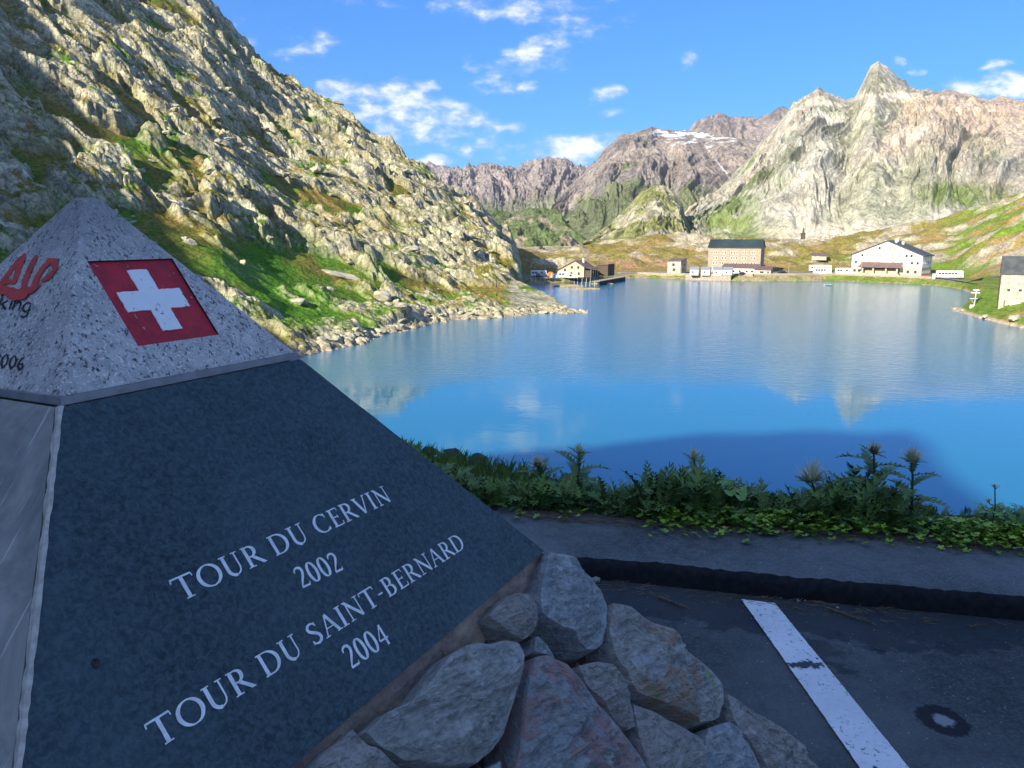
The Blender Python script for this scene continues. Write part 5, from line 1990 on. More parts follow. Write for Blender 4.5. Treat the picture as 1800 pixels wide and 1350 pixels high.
M_tyre = smat('black tyre', (.02, .02, .02))
M_blue = smat('dark blue paint', (.015, .03, .14), None, .4)
M_blueb = smat('bright blue tarp', (.01, .10, .45), None, .6)
M_oran = smat('orange tarp', (.60, .22, .05), None, .7)
M_redp = smat('red plastic', (.45, .06, .04), None, .6)
M_metal = smat('galvanised metal', (.40, .41, .42), None, .5)
M_roadf = mat('far road surface', (.20, .20, .205), (.17, .17, .175), .3, .9)
M_roadd = mat('dark far asphalt', (.075, .078, .088), (.10, .10, .108), .2, .9)
M_black2 = smat('black car paint', (.015, .016, .02), None, .3)
M_bronze = smat('dark bronze', (.10, .09, .08))
M_wood = smat('grey plank', (.30, .27, .23))


def rotd(px):
    return az_te(px, 470)[0]


def unit_mesh(name, w_, h_, dpt, mt):
    mb = MB().box(-w_ / 2, w_ / 2, -dpt, 0, 0, h_)
    me = mb.mesh(name); me.materials.append(mt)
    return me


_wc = {}


def window(parent, x, z, w_, h_, face, fr=M_frame, pn=M_glass, name='window', fwid=None):
    """frame box with a pane standing in it; face = (origin point, unit along, unit out)"""
    key = (round(w_, 2), round(h_, 2), fr.name, pn.name, fwid)
    if key not in _wc:
        f_ = fwid or (.12 if min(w_, h_) > .8 else .08)
        mb = MB()
        mb.box(-w_ / 2, w_ / 2, -.10, .0, -f_, 0); mb.box(-w_ / 2, w_ / 2, -.10, 0, h_, h_ + f_)
        mb.box(-w_ / 2 - f_, -w_ / 2, -.10, 0, -f_, h_ + f_); mb.box(w_ / 2, w_ / 2 + f_, -.10, 0, -f_, h_ + f_)
        m1 = mb.mesh('window'); m1.materials.append(fr)
        m2 = MB().box(-w_ / 2, w_ / 2, -.045, -.003, 0, h_).mesh('pane'); m2.materials.append(pn)
        _wc[key] = (m1, m2)
    m1, m2 = _wc[key]
    o, al, ou = face
    ang = math.atan2(al[1], al[0])
    a_ = bpy.data.objects.new(name, m1); COL.objects.link(a_); a_.parent = parent
    a_.location = (o[0] + al[0] * x, o[1] + al[1] * x, z); a_.rotation_euler = (0, 0, ang)
    b_ = bpy.data.objects.new('pane', m2); COL.objects.link(b_); b_.parent = a_
    return a_


# ---- grand stone hotel with the dark roof
P = on_z(1283, 480, TERR)
def face_f(hw_, d=0.0): return ((0, d, 0), (1, 0), (0, -1))
hx = 15.6; dep = 14.0
th = R(-26)
P = at_r(1289, 478, 500); P[2] = TERR
hot = empty('hotel', P, th)
tag(hot, 'big four storey pinkish stone hotel with a dark green gabled roof behind white huts', 'hotel')
ez, rz_ = 15.2, 19.6
MB().box(-hx, hx, 0, dep, 0, ez).add([(hx, 0, ez), (hx, dep, ez), (hx, dep / 2, rz_ - .15)], [(0, 1, 2)]).add([(-hx, 0, ez), (-hx, dep / 2, rz_ - .15), (-hx, dep, ez)], [(0, 1, 2)]).build('wall', M_stonew, hot)
mb = MB()
mb.prism([(-.6, ez - .35), (dep / 2, rz_), (dep + .6, ez - .35), (dep + .6, ez - .05), (dep / 2, rz_ + .35), (-.6, ez - .05)], -hx - .5, hx + .5)
mb.v = [(p[1], p[0], p[2]) for p in mb.v]
rf = mb.build('roof', M_greenr, hot)
for x_ in (-9, -3, 4):
    MB().box(x_ - .5, x_ + .5, dep / 2 + 1, dep / 2 + 2, rz_ - 1.2, rz_ + .9).build('chimney', M_stonew, rf)
ff = ((0, -.002, 0), (1, 0), (0, -1))
for row, z_ in enumerate((1.6, 4.9, 8.0, 11.3)):
    for gx_, nwin in ((-11.3, 2), (-6.0, 2), (0.0, 3), (6.0, 2), (11.3, 2)):
        for k in range(nwin):
            window(hot, gx_ + (k - (nwin - 1) / 2) * 1.6, z_, .62, 1.5, ff, M_frame, M_glass, 'window', .22)
fr_ = ((hx + .002, 0, 0), (0, 1), (1, 0))
for z_ in (1.6, 4.9, 8.0, 11.3):
    for y_ in (2.6, 7.0, 11.4):
        window(hot, y_, z_, .8, 1.5, fr_)

# annex in front of the hotel
P = at_r(1300, 480, 482); P[2] = TERR
an = empty('restaurant_annex', P, th)
tag(an, 'low white annex with brown lean-to roofs along the foot of the big hotel', 'building')
MB().box(-10, 10, 0, 6, 0, 3.6).build('wall', M_whitew, an)
MB().box(9, 18, -3.5, 4.5, 0, 3.0).build('wall', M_stonel, an)
MB().add([(-10.5, -.6, 3.5), (10.5, -.6, 3.5), (10.5, 6, 5.6), (-10.5, 6, 5.6), (-10.5, -.6, 3.75), (10.5, -.6, 3.75), (10.5, 6, 5.85), (-10.5, 6, 5.85)], [(0, 3, 2, 1), (4, 5, 6, 7), (0, 1, 5, 4), (1, 2, 6, 5), (3, 0, 4, 7), (2, 3, 7, 6)]).build('roof', M_brownr, an)
MB().add([(8.5, -4.2, 3.0), (18.6, -4.2, 3.0), (18.6, 4.6, 4.4), (8.5, 4.6, 4.4), (8.5, -4.2, 3.25), (18.6, -4.2, 3.25), (18.6, 4.6, 4.65), (8.5, 4.6, 4.65)], [(0, 3, 2, 1), (4, 5, 6, 7), (0, 1, 5, 4), (1, 2, 6, 5), (3, 0, 4, 7), (2, 3, 7, 6)]).build('roof', M_brownr, an)
for x_ in (-7, -3.5, 0, 4, 7):
    window(an, x_, 1.1, 1.3, 1.2, ff)
window(an, 13, 1.0, 2.2, 1.1, ((0, -3.502, 0), (1, 0), (0, -1)))
window(an, 16.5, 1.0, 1.0, 1.1, ((0, -3.502, 0), (1, 0), (0, -1)))

# ---- box-shaped brown building
P = at_r(1184, 477, 482); P[2] = TERR
bx = empty('stone_box_house', P, R(-34))
tag(bx, 'small cube shaped brown stone building with a flat sloping roof left of the white huts', 'building')
MB().add([(-4, 0, 0), (4.4, 0, 0), (4.4, 9, 0), (-4, 9, 0), (-4, 0, 7.0), (4.4, 0, 7.2), (4.4, 9, 8.6), (-4, 9, 8.4)], [(0, 1, 5, 4), (1, 2, 6, 5), (2, 3, 7, 6), (3, 0, 4, 7)]).build('wall', M_stonel, bx)
MB().add([(-4.3, -.3, 7.0), (4.7, -.3, 7.2), (4.7, 9.3, 8.7), (-4.3, 9.3, 8.5), (-4.3, -.3, 7.3), (4.7, -.3, 7.5), (4.7, 9.3, 9.0), (-4.3, 9.3, 8.8)], [(0, 3, 2, 1), (4, 5, 6, 7), (0, 1, 5, 4), (1, 2, 6, 5), (2, 3, 7, 6), (3, 0, 4, 7)]).build('roof', M_brownr, bx)
for x_, z_ in ((0.2, 1.6), (-.2, 4.6)):
    window(bx, x_, z_, 1.2, 1.2, ff, M_dark)
for y_, z_ in ((3, 1.6), (6, 4.4)):
    window(bx, y_, z_, 1.1, 1.2, ((4.402, 0, 0), (0, 1), (1, 0)), M_dark)
MB().tube([(5.6, -2, 0), (5.6, -2, 5)], .09, 5).build('pole', M_metal, bx)

# ---- four white huts on the quay
GH = 'white huts in a row on the quay'
hut_lab = ['white hut nearest the brown box building, first of four', 'white hut with a dark window, second from the brown box building', 'white hut third in the row, before the annex', 'white hut last of the four, beside the annex']
proto = None
for k, px in enumerate((1220, 1240, 1261, 1279)):
    P = at_r(px, 482, 462); P[2] = TERR + .05
    if proto is None:
        h0 = empty('hut', P, R(-20))
        MB().box(-2.35, 2.35, 0, 5, 0, 3.4).add([(2.35, 0, 3.4), (2.35, 5, 3.4), (2.35, 2.5, 4.4)], [(0, 1, 2)]).add([(-2.35, 0, 3.4), (-2.35, 2.5, 4.4), (-2.35, 5, 3.4)], [(0, 1, 2)]).build('wall', M_whitew, h0)
        mb = MB().prism([(-.4, 3.2), (2.5, 4.5), (5.4, 3.2), (5.4, 3.42), (2.5, 4.72), (-.4, 3.42)], -2.6, 2.6)
        mb.v = [(p[1], p[0], p[2]) for p in mb.v]
        mb.build('roof', M_greyr, h0)
        window(h0, -.7, 1.2, .9, 1.1, ff)
        MB().box(2.35, 2.41, 1.2, 3.8, 0, 2.6).build('door', M_dark, h0)
        proto = h0; r = h0
    else:
        r = proto.copy(); COL.objects.link(r)
        for ch in proto.children:
            c_ = ch.copy(); COL.objects.link(c_); c_.parent = r
            for g_ in ch.children:
                d_ = g_.copy(); COL.objects.link(d_); d_.parent = c_
        r.location = tuple(P)
    tag(r, hut_lab[k], 'hut', GH)


# ---- quay and retaining walls: each a wall with a coping
def sr(px):
    return float(shore_r(az_te(px, 490)[0]))


def wall_run(name, pts, h_, th_, mt, lab, cat='wall', z=None, cope=True):
    c0 = np.array([pts[0][0], pts[0][1], pts[0][2] if len(pts[0]) > 2 else LAKE])
    root = empty(name, c0)
    tag(root, lab, cat)
    mb, mc = MB(), MB()
    for i in range(len(pts) - 1):
        a_, b_ = np.array(pts[i][:2]), np.array(pts[i + 1][:2])
        za, zb = (pts[i][2], pts[i + 1][2]) if len(pts[i]) > 2 else (LAKE, LAKE)
        d = (b_ - a_) / np.linalg.norm(b_ - a_); n_ = np.array([-d[1], d[0]]) * th_ / 2
        for m_, z0, z1, k in ((mb, -.8, h_, 1.0), (mc, h_ + .003, h_ + .25, 1.25)):
            q = [a_ - n_ * k, b_ - n_ * k, b_ + n_ * k, a_ + n_ * k]
            zz_ = [za, zb, zb, za]
            vs = [(p[0] - c0[0], p[1] - c0[1], zq + z0 - c0[2]) for p, zq in zip(q, zz_)] + [(p[0] - c0[0], p[1] - c0[1], zq + z1 - c0[2]) for p, zq in zip(q, zz_)]
            m_.add(vs, [(0, 3, 2, 1), (4, 5, 6, 7), (0, 1, 5, 4), (1, 2, 6, 5), (2, 3, 7, 6), (3, 0, 4, 7)])
    mb.build('masonry', mt, root)
    if cope: mc.build('coping', M_stonel, root)
    return root


q1 = [tuple(on_z(x, y, LAKE)[:2]) + (LAKE,) for x, y in ((1088, 488.5), (1120, 487.5), (1160, 489), (1205, 490))]
wall_run('quay_wall', q1, 2.9, 1.2, M_stonew, 'long low stone quay wall running left from the white huts to the jetty')
q1 = [tuple(on_z(x, y, LAKE)[:2]) + (LAKE,) for x, y in ((1206, 491.5), (1285, 493.5))]
wall_run('quay_wall', q1, 3.2, 2.4, M_stonew, 'tall stone quay wall beneath the four white huts')
q1 = [tuple(on_z(x, y, LAKE)[:2]) + (LAKE,) for x, y in ((1287, 491.5), (1324, 493))]
wall_run('quay_wall', q1, 3.6, 1.6, M_stonew, 'short stone quay wall below the annex, ending at the grassy shore')
q1 = [tuple(at_r(x, 485, sr(x) + 10)[:2]) + (TERR - .15,) for x in (1328, 1365, 1400, 1435, 1470, 1515, 1560, 1600, 1638)]
wall_run('roadside_wall', q1, .95, .5, M_stonew, 'low roadside wall above the strip of bright grass below the white hotel')

# ---- road surfaces on the terrace
def strip(name, edge1, edge2, dz, mt, lab):
    mb = MB()
    n_ = len(edge1)
    vs = [(p[0], p[1], p[2] + dz) for p in edge1] + [(p[0], p[1], p[2] + dz) for p in edge2]
    mb.add(vs, [(i, i + 1, n_ + i + 1, n_ + i) for i in range(n_ - 1)])
    tag(mb.build(name, mt), lab, kind='structure')


def tpt(px, r_, dz=0.0):
    p = at_r(px, 480, r_)
    return (p[0], p[1], max(z_at(p[0], p[1], RIGHT), TERR - .3) + dz)


pxs = [1330, 1370, 1420, 1480, 1540, 1600, 1640]
strip('road', [tpt(x, sr(x) + 12) for x in pxs], [tpt(x, sr(x) + 27) for x in pxs], .30, M_roadd, 'dark asphalt road and parking in front of the white hotel')
pxs = [1640, 1670, 1700, 1730, 1760, 1790, 1830, 1900]
rr1 = [max(sr(x) + 26, 412) if x < 1720 else 412 for x in pxs]
strip('road', [tpt(x, r_ - 8) for x, r_ in zip(pxs, rr1)], [tpt(x, r_) for x, r_ in zip(pxs, rr1)], .45, M_roadf, 'pale grey road leading right behind the stone shed')

# ---- large white hotel, gable to the front
P = at_r(1556, 479, 505); P[2] = TERR - .2
wh = empty('white_hotel', P, R(-44))
tag(wh, 'large white gabled hotel with a stone ground floor and grey slate roof', 'hotel')
W2, D2, e2, g2 = 19.4, 17.0, 11.2, 19.2
gf = 4.6
MB().box(-W2, W2, 0, D2, 0, gf).build('ground_floor', M_stonel, wh)
MB().add([(-W2, -.02, gf), (W2, -.02, gf), (W2, -.02, e2), (0, -.02, g2), (-W2, -.02, e2), (-W2, D2, gf), (W2, D2, gf), (W2, D2, e2), (0, D2, g2), (-W2, D2, e2)],
         [(0, 1, 2, 3, 4), (9, 8, 7, 6, 5), (1, 6, 7, 2), (5, 0, 4, 9), (0, 5, 6, 1)]).build('wall', M_whitew, wh)
mb = MB()
mb.prism([(-W2 - 1.0, e2 - .25), (0, g2 + .15), (W2 + 1.0, e2 - .25), (W2 + 1.0, e2 + .15), (0, g2 + .55), (-W2 - 1.0, e2 + .15)], -.9, D2 + .6)
rf = mb.build('roof', M_slater, wh)
for x_, y_ in ((3.0, 5), (5.5, 9), (1.5, 12), (-4, 10)):
    zr_ = g2 - abs(x_) / W2 * (g2 - e2)
    MB().box(x_ - .6, x_ + .6, y_ - .6, y_ + .6, zr_ - .3, zr_ + 2.0).build('chimney', M_whitew, rf)
fw2 = ((0, -.022, 0), (1, 0), (0, -1))
M_shut = smat('tan shutter', (.42, .34, .26))
for z_, xs in ((14.6, (-4.2, -1.5, 1.5, 4.2)), (10.4, (-13.6, -11, -8, -3.6, 3.0, 7.4, 10.8, 13.4)), (6.4, (-17, -14, -9.4, -4.6, 3.8, 8.8, 14, 17))):
    for i_, x_ in enumerate(xs):
        window(wh, x_, z_, 1.15, 1.35, fw2, M_shut, M_glass if (i_ in (0, 6, 7) and z_ != 11.0) else M_shut)
for x_ in (-17.4, -14.8, 12.2, 16.2):
    window(wh, x_, 1.4, 1.4, 1.6, ((0, -.002, 0), (1, 0), (0, -1)))
sf = ((W2 + .002, 0, 0), (0, 1), (1, 0))
for z_ in (1.4, 6.6):
    for y_ in (3, 6.5, 10, 13.5):
        window(wh, y_, z_, 1.1, 1.4, sf)
pc_ = bpy.data.objects.new('porch', None); COL.objects.link(pc_); pc_.parent = wh
MB().box(-12.5, 8.5, -4.0, -.05, 0, .5).build('terrace', M_stonel, pc_)
for x_ in (-11.5, -5.5, 1.5, 7.5):
    MB().box(x_ - .4, x_ + .4, -3.9, -3.1, .503, 4.3).build('column', M_stonec, pc_)
MB().box(-11, 7, -1.2, -.1, .503, 3.4).build('inner_wall', M_stonec, pc_)
MB().add([(-14, -5, 4.3), (10, -5, 4.3), (9, -.03, 7.0), (-13, -.03, 7.0), (-14, -5, 4.6), (10, -5, 4.6), (9, -.03, 7.3), (-13, -.03, 7.3)], [(0, 3, 2, 1), (4, 5, 6, 7), (0, 1, 5, 4), (1, 2, 6, 5), (2, 3, 7, 6), (3, 0, 4, 7)]).build('porch_roof', M_brownr, pc_)
MB().box(-14.0, 10, -8.5, -5.2, 0, 1.1).build('planter_wall', M_stonec, pc_)

# ---- left lakeside house, gable to the front, dark wing to the right
P = at_r(1008, 488, 432); P[2] = TERR
lh = empty('lakeside_house', P, R(-30))
tag(lh, 'cream gabled house with a brown roof beside the parked campers, farthest left building', 'house')
MB().add([(-9.5, 0, 0), (6.2, 0, 0), (6.2, 0, 5.6), (.8, 0, 8.6), (-9.5, 0, 3.4), (-9.5, 11, 0), (6.2, 11, 0), (6.2, 11, 5.6), (.8, 11, 8.6), (-9.5, 11, 3.4)], [(0, 1, 2, 3, 4), (9, 8, 7, 6, 5), (1, 6, 7, 2), (5, 0, 4, 9)]).build('wall', M_stonec, lh)
mb = MB().prism([(-10.3, 3.0), (.8, 8.65), (7.0, 5.2), (7.0, 5.5), (.8, 8.95), (-10.3, 3.3)], -.7, 11.5)
rf = mb.build('roof', M_brownr, lh)
MB().box(2.5, 3.4, 6, 7, 7, 10).build('chimney', M_whitew, rf)
for x_, z_ in ((-5.8, 1.3), (-1.2, 1.3), (3.2, 1.3), (-1.0, 4.6), (2.8, 4.6), (-5.2, 3.1)):
    window(lh, x_, z_, .9, 1.2, ff, M_dark)
wg = MB().box(6.25, 9.5, 1.0, 11, 0, 3.6).build('dark_wing', M_darkw, lh)
for y_ in (1.0, 4.0, 7.0, 10.0):
    MB().tube([(9.9, y_, 0), (9.9, y_, 4.6)], .13, 5).build('post', M_metal, lh)
MB().add([(6.2, .4, 5.2), (10.4, .4, 4.6), (10.4, 11.4, 4.6), (6.2, 11.4, 5.2), (6.2, .4, 5.45), (10.4, .4, 4.85), (10.4, 11.4, 4.85), (6.2, 11.4, 5.45)], [(0, 3, 2, 1), (4, 5, 6, 7), (0, 1, 5, 4), (1, 2, 6, 5), (2, 3, 7, 6), (3, 0, 4, 7)]).build('wing_roof', M_brownr, lh)
P = at_r(1060, 487, 448); P[2] = TERR
sd = empty('shed', P, R(-34))
tag(sd, 'dark flat shed attached behind the lakeside house at the jetty', 'shed')
MB().add([(-4.5, 0, 0), (3, 0, 0), (3, 8, 0), (-4.5, 8, 0), (-4.5, 0, 5.4), (3, 0, 6.2), (3, 8, 6.2), (-4.5, 8, 5.4)], [(0, 1, 5, 4), (1, 2, 6, 5), (2, 3, 7, 6), (3, 0, 4, 7)]).build('wall', M_darkw, sd)
MB().add([(-5, -.5, 5.4), (3.5, -.5, 6.3), (3.5, 8.5, 6.3), (-5, 8.5, 5.4), (-5, -.5, 5.7), (3.5, -.5, 6.6), (3.5, 8.5, 6.6), (-5, 8.5, 5.7)], [(0, 3, 2, 1), (4, 5, 6, 7), (0, 1, 5, 4), (1, 2, 6, 5), (2, 3, 7, 6), (3, 0, 4, 7)]).build('roof', M_brownr, sd)

# jetty: deck on a dark wall, with railing posts
ja, jb = at_r(1052, 493, 405), at_r(1098, 486.5, 452)
jl = float(np.linalg.norm(jb[:2] - ja[:2]))
jt = empty('jetty', (ja[0], ja[1], LAKE), math.atan2(jb[1] - ja[1], jb[0] - ja[0]))
tag(jt, 'long dark jetty wall with a pale deck and railings right of the lakeside house', 'jetty')
MB().box(0, jl, -.5, .5, -.6, 1.9).build('wall', M_dark, jt)
MB().box(-1, jl + .6, -.8, 3.4, 1.903, 2.2).build('deck', M_wood, jt)
rl = MB()
rl.box(0, jl, -.65, -.57, 3.15, 3.24).build('railing', M_metal, jt)
for k in range(13):
    x_ = k * jl / 12
    MB().box(x_ - .05, x_ + .05, -.66, -.56, 2.203, 3.147).build('post', M_metal, jt)

# islets of turf and the old stakes between them
def islet(px0, px1, py, h_, seed, lab):
    a_, b_ = on_z(px0, py, LAKE), on_z(px1, py, LAKE)
    c_ = (a_ + b_) / 2; L_ = np.linalg.norm(b_ - a_) / 2
    n_, m_ = 48, 9
    vs = [(0, 0, h_)]
    for i in range(1, m_ + 1):
        f_ = i / m_
        for k in range(n_):
            t_ = 2 * math.pi * k / n_
            w_ = 1 + .25 * float(fbm(np.array([math.cos(t_) * 1.5 + seed]), np.array([math.sin(t_) * 1.5]), 4, seed)[0])
            x_, y_ = L_ * f_ * w_ * math.cos(t_), L_ * .42 * f_ * w_ * math.sin(t_)
            vs.append((x_, y_, h_ * (1 - f_ ** 3) - .4 * (f_ == 1) + .12 * random.uniform(-1, 1)))
    fs = [(0, 1 + k, 1 + (k + 1) % n_) for k in range(n_)] + [(1 + (i - 1) * n_ + k, 1 + i * n_ + k, 1 + i * n_ + (k + 1) % n_, 1 + (i - 1) * n_ + (k + 1) % n_) for i in range(1, m_) for k in range(n_)]
    mm = mat('islet turf', (.24, .20, .07), (.34, .27, .17), .5, .95, .5, .2, 2)
    o = MB().add(vs, fs).build('islet', mm)
    o.location = tuple(c_); o.rotation_euler = (0, 0, math.atan2(b_[1] - a_[1], b_[0] - a_[0]))
    tag(o, lab, kind='structure')


islet(970, 1022, 503.5, .9, 5, 'low turf islet in the lake before the lakeside house')
islet(1010, 1056, 508, .45, 8, 'flat stony tip of the turf islet reaching right into the lake')
islet(1040, 1082, 499, .6, 11, 'second low turf islet beside the jetty')
GS = 'old stakes standing in the shallows'
M_stk = smat('pale stake', (.45, .42, .38))
stm = MB().tube([(0, 0, -1), (.05, 0, 2.6)], .14, 5).mesh('stake'); stm.materials.append(M_stk)
for k in range(12):
    P = on_z(1008 + 36 * (k % 6) / 5 + random.uniform(-1.5, 1.5), 497 + 7 * (k // 6) + random.uniform(-1, 1), LAKE)
    o = bpy.data.objects.new('stake', stm); COL.objects.link(o); o.location = tuple(P)
    tag(o, 'weathered stake among others in the shallows before the lakeside house', 'stake', GS)


# ---- vehicles
def copy_tree(o, parent=None):
    c_ = o.copy(); COL.objects.link(c_); c_.parent = parent
    for ch in o.children: copy_tree(ch, c_)
    return c_


def wheels(root, xs, y0, y1, r_=.36):
    for x_ in xs:
        for y_ in (y0, y1):
            mb = MB()
            n_ = 12
            vs = [(x_ + r_ * math.cos(2 * math.pi * k / n_), y_ + s_ * .11, r_ + r_ * math.sin(2 * math.pi * k / n_)) for s_ in (-1, 1) for k in range(n_)]
            mb.add(vs, [tuple(range(n_)), tuple(range(2 * n_ - 1, n_ - 1, -1))] + [(k, k + n_, (k + 1) % n_ + n_, (k + 1) % n_) for k in range(n_)])
            wh_ = mb.build('wheel', M_tyre, root)
            mb = MB()
            vs = [(x_ + r_ * .55 * math.cos(2 * math.pi * k / 8), y_ + (.115 if y_ > 0 else -.115), r_ + r_ * .55 * math.sin(2 * math.pi * k / 8)) for k in range(8)]
            mb.add(vs, [tuple(range(8))]).build('rim', M_metal, wh_)


def camper(px, py, r_, rz, L_, H_, lab, coach=False, stripe=None, name='camper_van', z=None, group=None, lower=None):
    P = at_r(px, py, r_); P[2] = z if z is not None else z_at(P[0], P[1], RIGHT) + .35
    root = empty(name, P, R(rz))
    tag(root, lab, {'camper_van': 'camper van', 'bus': 'bus', 'delivery_van': 'van', 'caravan': 'caravan'}[name], group)
    W_ = 1.15
    prof_ = [(-L_ / 2, .45), (L_ / 2, .45), (L_ / 2, 1.15), (L_ / 2 - .25, 1.35), (L_ / 2 - (.35 if coach else .9), 1.9 if not coach else H_ - .35), (L_ / 2 - (.6 if coach else 1.0), H_ - .25 if not coach else H_), (L_ / 2 - 1.2, H_), (-L_ / 2 + .2, H_), (-L_ / 2, H_ - .25)]
    MB().prism(prof_, -W_, W_).build('body', M_whitep, root)
    for sy in (-1, 1):
        for k in range(int((L_ - 2.2) / 1.6)):
            x_ = -L_ / 2 + 1.1 + k * 1.6
            if k % 3 == 2 and not coach: continue
            mb = MB().box(x_ - .62, x_ + .62, sy * W_ - .02, sy * W_ + .02, H_ * .50, H_ * .50 + .95)
            mb.build('window', M_glass, root)
        if stripe: MB().box(-L_ / 2 + .3, L_ / 2 - 1.2, sy * W_ - .012, sy * W_ + .012, .75, 1.0).build('stripe', stripe, root)
    xw = L_ / 2
    MB().add([(xw - .27, -W_ + .15, 1.40), (xw - .27, W_ - .15, 1.40), (xw - .93 + (.5 if coach else 0), W_ - .2, H_ - .45 if coach else 1.95), (xw - .93 + (.5 if coach else 0), -W_ + .2, H_ - .45 if coach else 1.95)], [(0, 1, 2, 3)]).build('windscreen', M_glass, root).location = (.03, 0, .02)
    for sy in (-.8, .8):
        MB().box(xw - .01, xw + .03, sy - .18, sy + .18, .75, 1.0).build('headlight', M_metal, root)
    wheels(root, (-L_ / 2 + 1.6, L_ / 2 - 1.2), -W_, W_)
    return root


GV = 'white vehicles parked on the far shore'
camper(1442, 474, 528, 2, 13.5, 3.9, 'white coach with dark windows parked behind two white vans left of the white hotel', True, None, 'bus', None, GV)
camper(1445, 484, sr(1446) + 16, 3, 10.2, 3.6, 'long white trailer parked at the wall in front of the coach', True, None, 'bus', TERR + .35, GV)
camper(1483, 484, sr(1482) + 16, -4, 9.2, 3.6, 'white van with a sloping bonnet at the wall right of the long trailer', False, None, 'delivery_van', TERR + .35, GV)
camper(1669, 487, sr(1668) + 30, -6, 13.0, 3.9, 'white motorhome with blue marks parked beside the road right of the white hotel', True, M_blueb, 'camper_van', None, GV)
camper(948, 491, 436, 8, 9.5, 3.3, 'white motorhome behind a dark blue car, leftmost of the parked campers', False, None, 'camper_van', TERR + .1, GV)
camper(992, 491, 418, 5, 7.0, 3.4, 'white camper parked directly before the cream lakeside house', False, None, 'camper_van', TERR + .1, GV)
camper(1006, 492, 414, 14, 5.0, 2.4, 'low white van nose to the lake in front of the lakeside house', False, None, 'delivery_van', TERR + .1, GV)


def car(px, py, r_, rz, mt, lab, z=None, L_=4.4, H_=1.5):
    P = at_r(px, py, r_); P[2] = z if z is not None else z_at(P[0], P[1], RIGHT) + .35
    root = empty('parked_car', P, R(rz)); tag(root, lab, 'car')
    MB().prism([(-L_ / 2, .3), (L_ / 2, .3), (L_ / 2, .8), (L_ / 2 - .9, .95), (-L_ / 2 + .1, .98), (-L_ / 2, .8)], -.88, .88).build('body', mt, root)
    MB().prism([(-L_ / 2 + .25, .97), (L_ / 2 - 1.1, .96), (L_ / 2 - 1.8, H_), (-L_ / 2 + .7, H_)], -.78, .78).build('cabin', M_glass, root)
    MB().box(-L_ / 2 + .75, L_ / 2 - 1.85, -.74, .74, H_ + .002, H_ + .05).build('roof', mt, root)
    for sy in (-.6, .6): MB().box(L_ / 2 - .01, L_ / 2 + .03, sy - .15, sy + .15, .6, .78).build('headlight', M_metal, root)
    wheels(root, (-L_ / 2 + .85, L_ / 2 - .85), -.88, .88, .32)


car(1376, 477, sr(1376) + 20, 4, M_black2, 'black car parked alone right of the big stone hotel', None, 5.2, 2.0)
car(1306, 482, 470, 3, M_blue, 'dark blue car half hidden behind the quay wall before the annex', TERR + .3)
car(952, 494, 424, 5, M_blue, 'dark blue delivery car standing before the leftmost motorhome', TERR + .1, 6.5, 2.4)


def tent(px, r_, w_, h_, mt, lab):
    P = at_r(px, 490, r_); P[2] = TERR
    root = empty('tent', P, R(12)); tag(root, lab, 'tent')
    n_ = 9
    vs, fs = [], []
    for j in range(2):
        for i in range(n_):
            a_ = math.pi * i / (n_ - 1)
            vs.append((-w_ / 2 * math.cos(a_), (j - .5) * w_ * .9, h_ * math.sin(a_) ** .7))
    fs = [(i, i + 1, n_ + i + 1, n_ + i) for i in range(n_ - 1)] + [tuple(range(n_)), tuple(range(2 * n_ - 1, n_ - 1, -1))]
    MB().add(vs, fs).build('canvas', mt, root)
    MB().add([(-w_ * .15, -w_ * .46, 0), (w_ * .15, -w_ * .46, 0), (w_ * .08, -w_ * .46, h_ * .75), (-w_ * .08, -w_ * .46, h_ * .75)], [(0, 1, 2, 3)]).build('door', M_whitew, root)


tent(968, 428, 3.2, 3.0, M_oran, 'orange tent standing between the two white motorhomes')
tent(977, 422, 2.8, 2.4, M_blueb, 'bright blue tent beside the orange one')

# ---- saint on a column behind, seen against the mountain
P = at_r(1411, 424, 640)
P[2] = CAMZ + az_te(1411, 424)[1] * 640
st = empty('statue_column', P)
tag(st, 'tall dark statue on a stone plinth on the knoll between the two hotels', 'statue')
MB().box(-2.6, 2.6, -2.6, 2.6, -2, .6).box(-2.0, 2.0, -2.0, 2.0, .603, 1.4).build('step', M_stonel, st)
mb = MB()
mb.extr([(-1.3, -1.3), (1.3, -1.3), (1.3, 1.3), (-1.3, 1.3)], 1.403, 5.6)
mb.extr([(-1.6, -1.6), (1.6, -1.6), (1.6, 1.6), (-1.6, 1.6)], 5.603, 6.1)
mb.build('plinth', M_bronze, st)
MB().tube([(0, 0, 6.1), (0, 0, 7.2), (0, 0, 8.6), (0, 0, 9.3), (0, 0, 9.6)], [.85, .75, .6, .5, .25], 10).build('robe', M_bronze, st)
MB().tube([(0, 0, 9.5), (0, 0, 9.75), (0, 0, 10.1), (0, 0, 10.35)], [.15, .3, .3, .1], 8).build('head', M_bronze, st)
MB().tube([(.4, 0, 9.1), (.9, -.3, 8.6), (1.0, -.6, 9.6)], .14, 6).build('arm', M_bronze, st)
MB().tube([(1.0, -.6, 6.1), (1.0, -.6, 10.8)], .08, 5).build('staff', M_bronze, st)

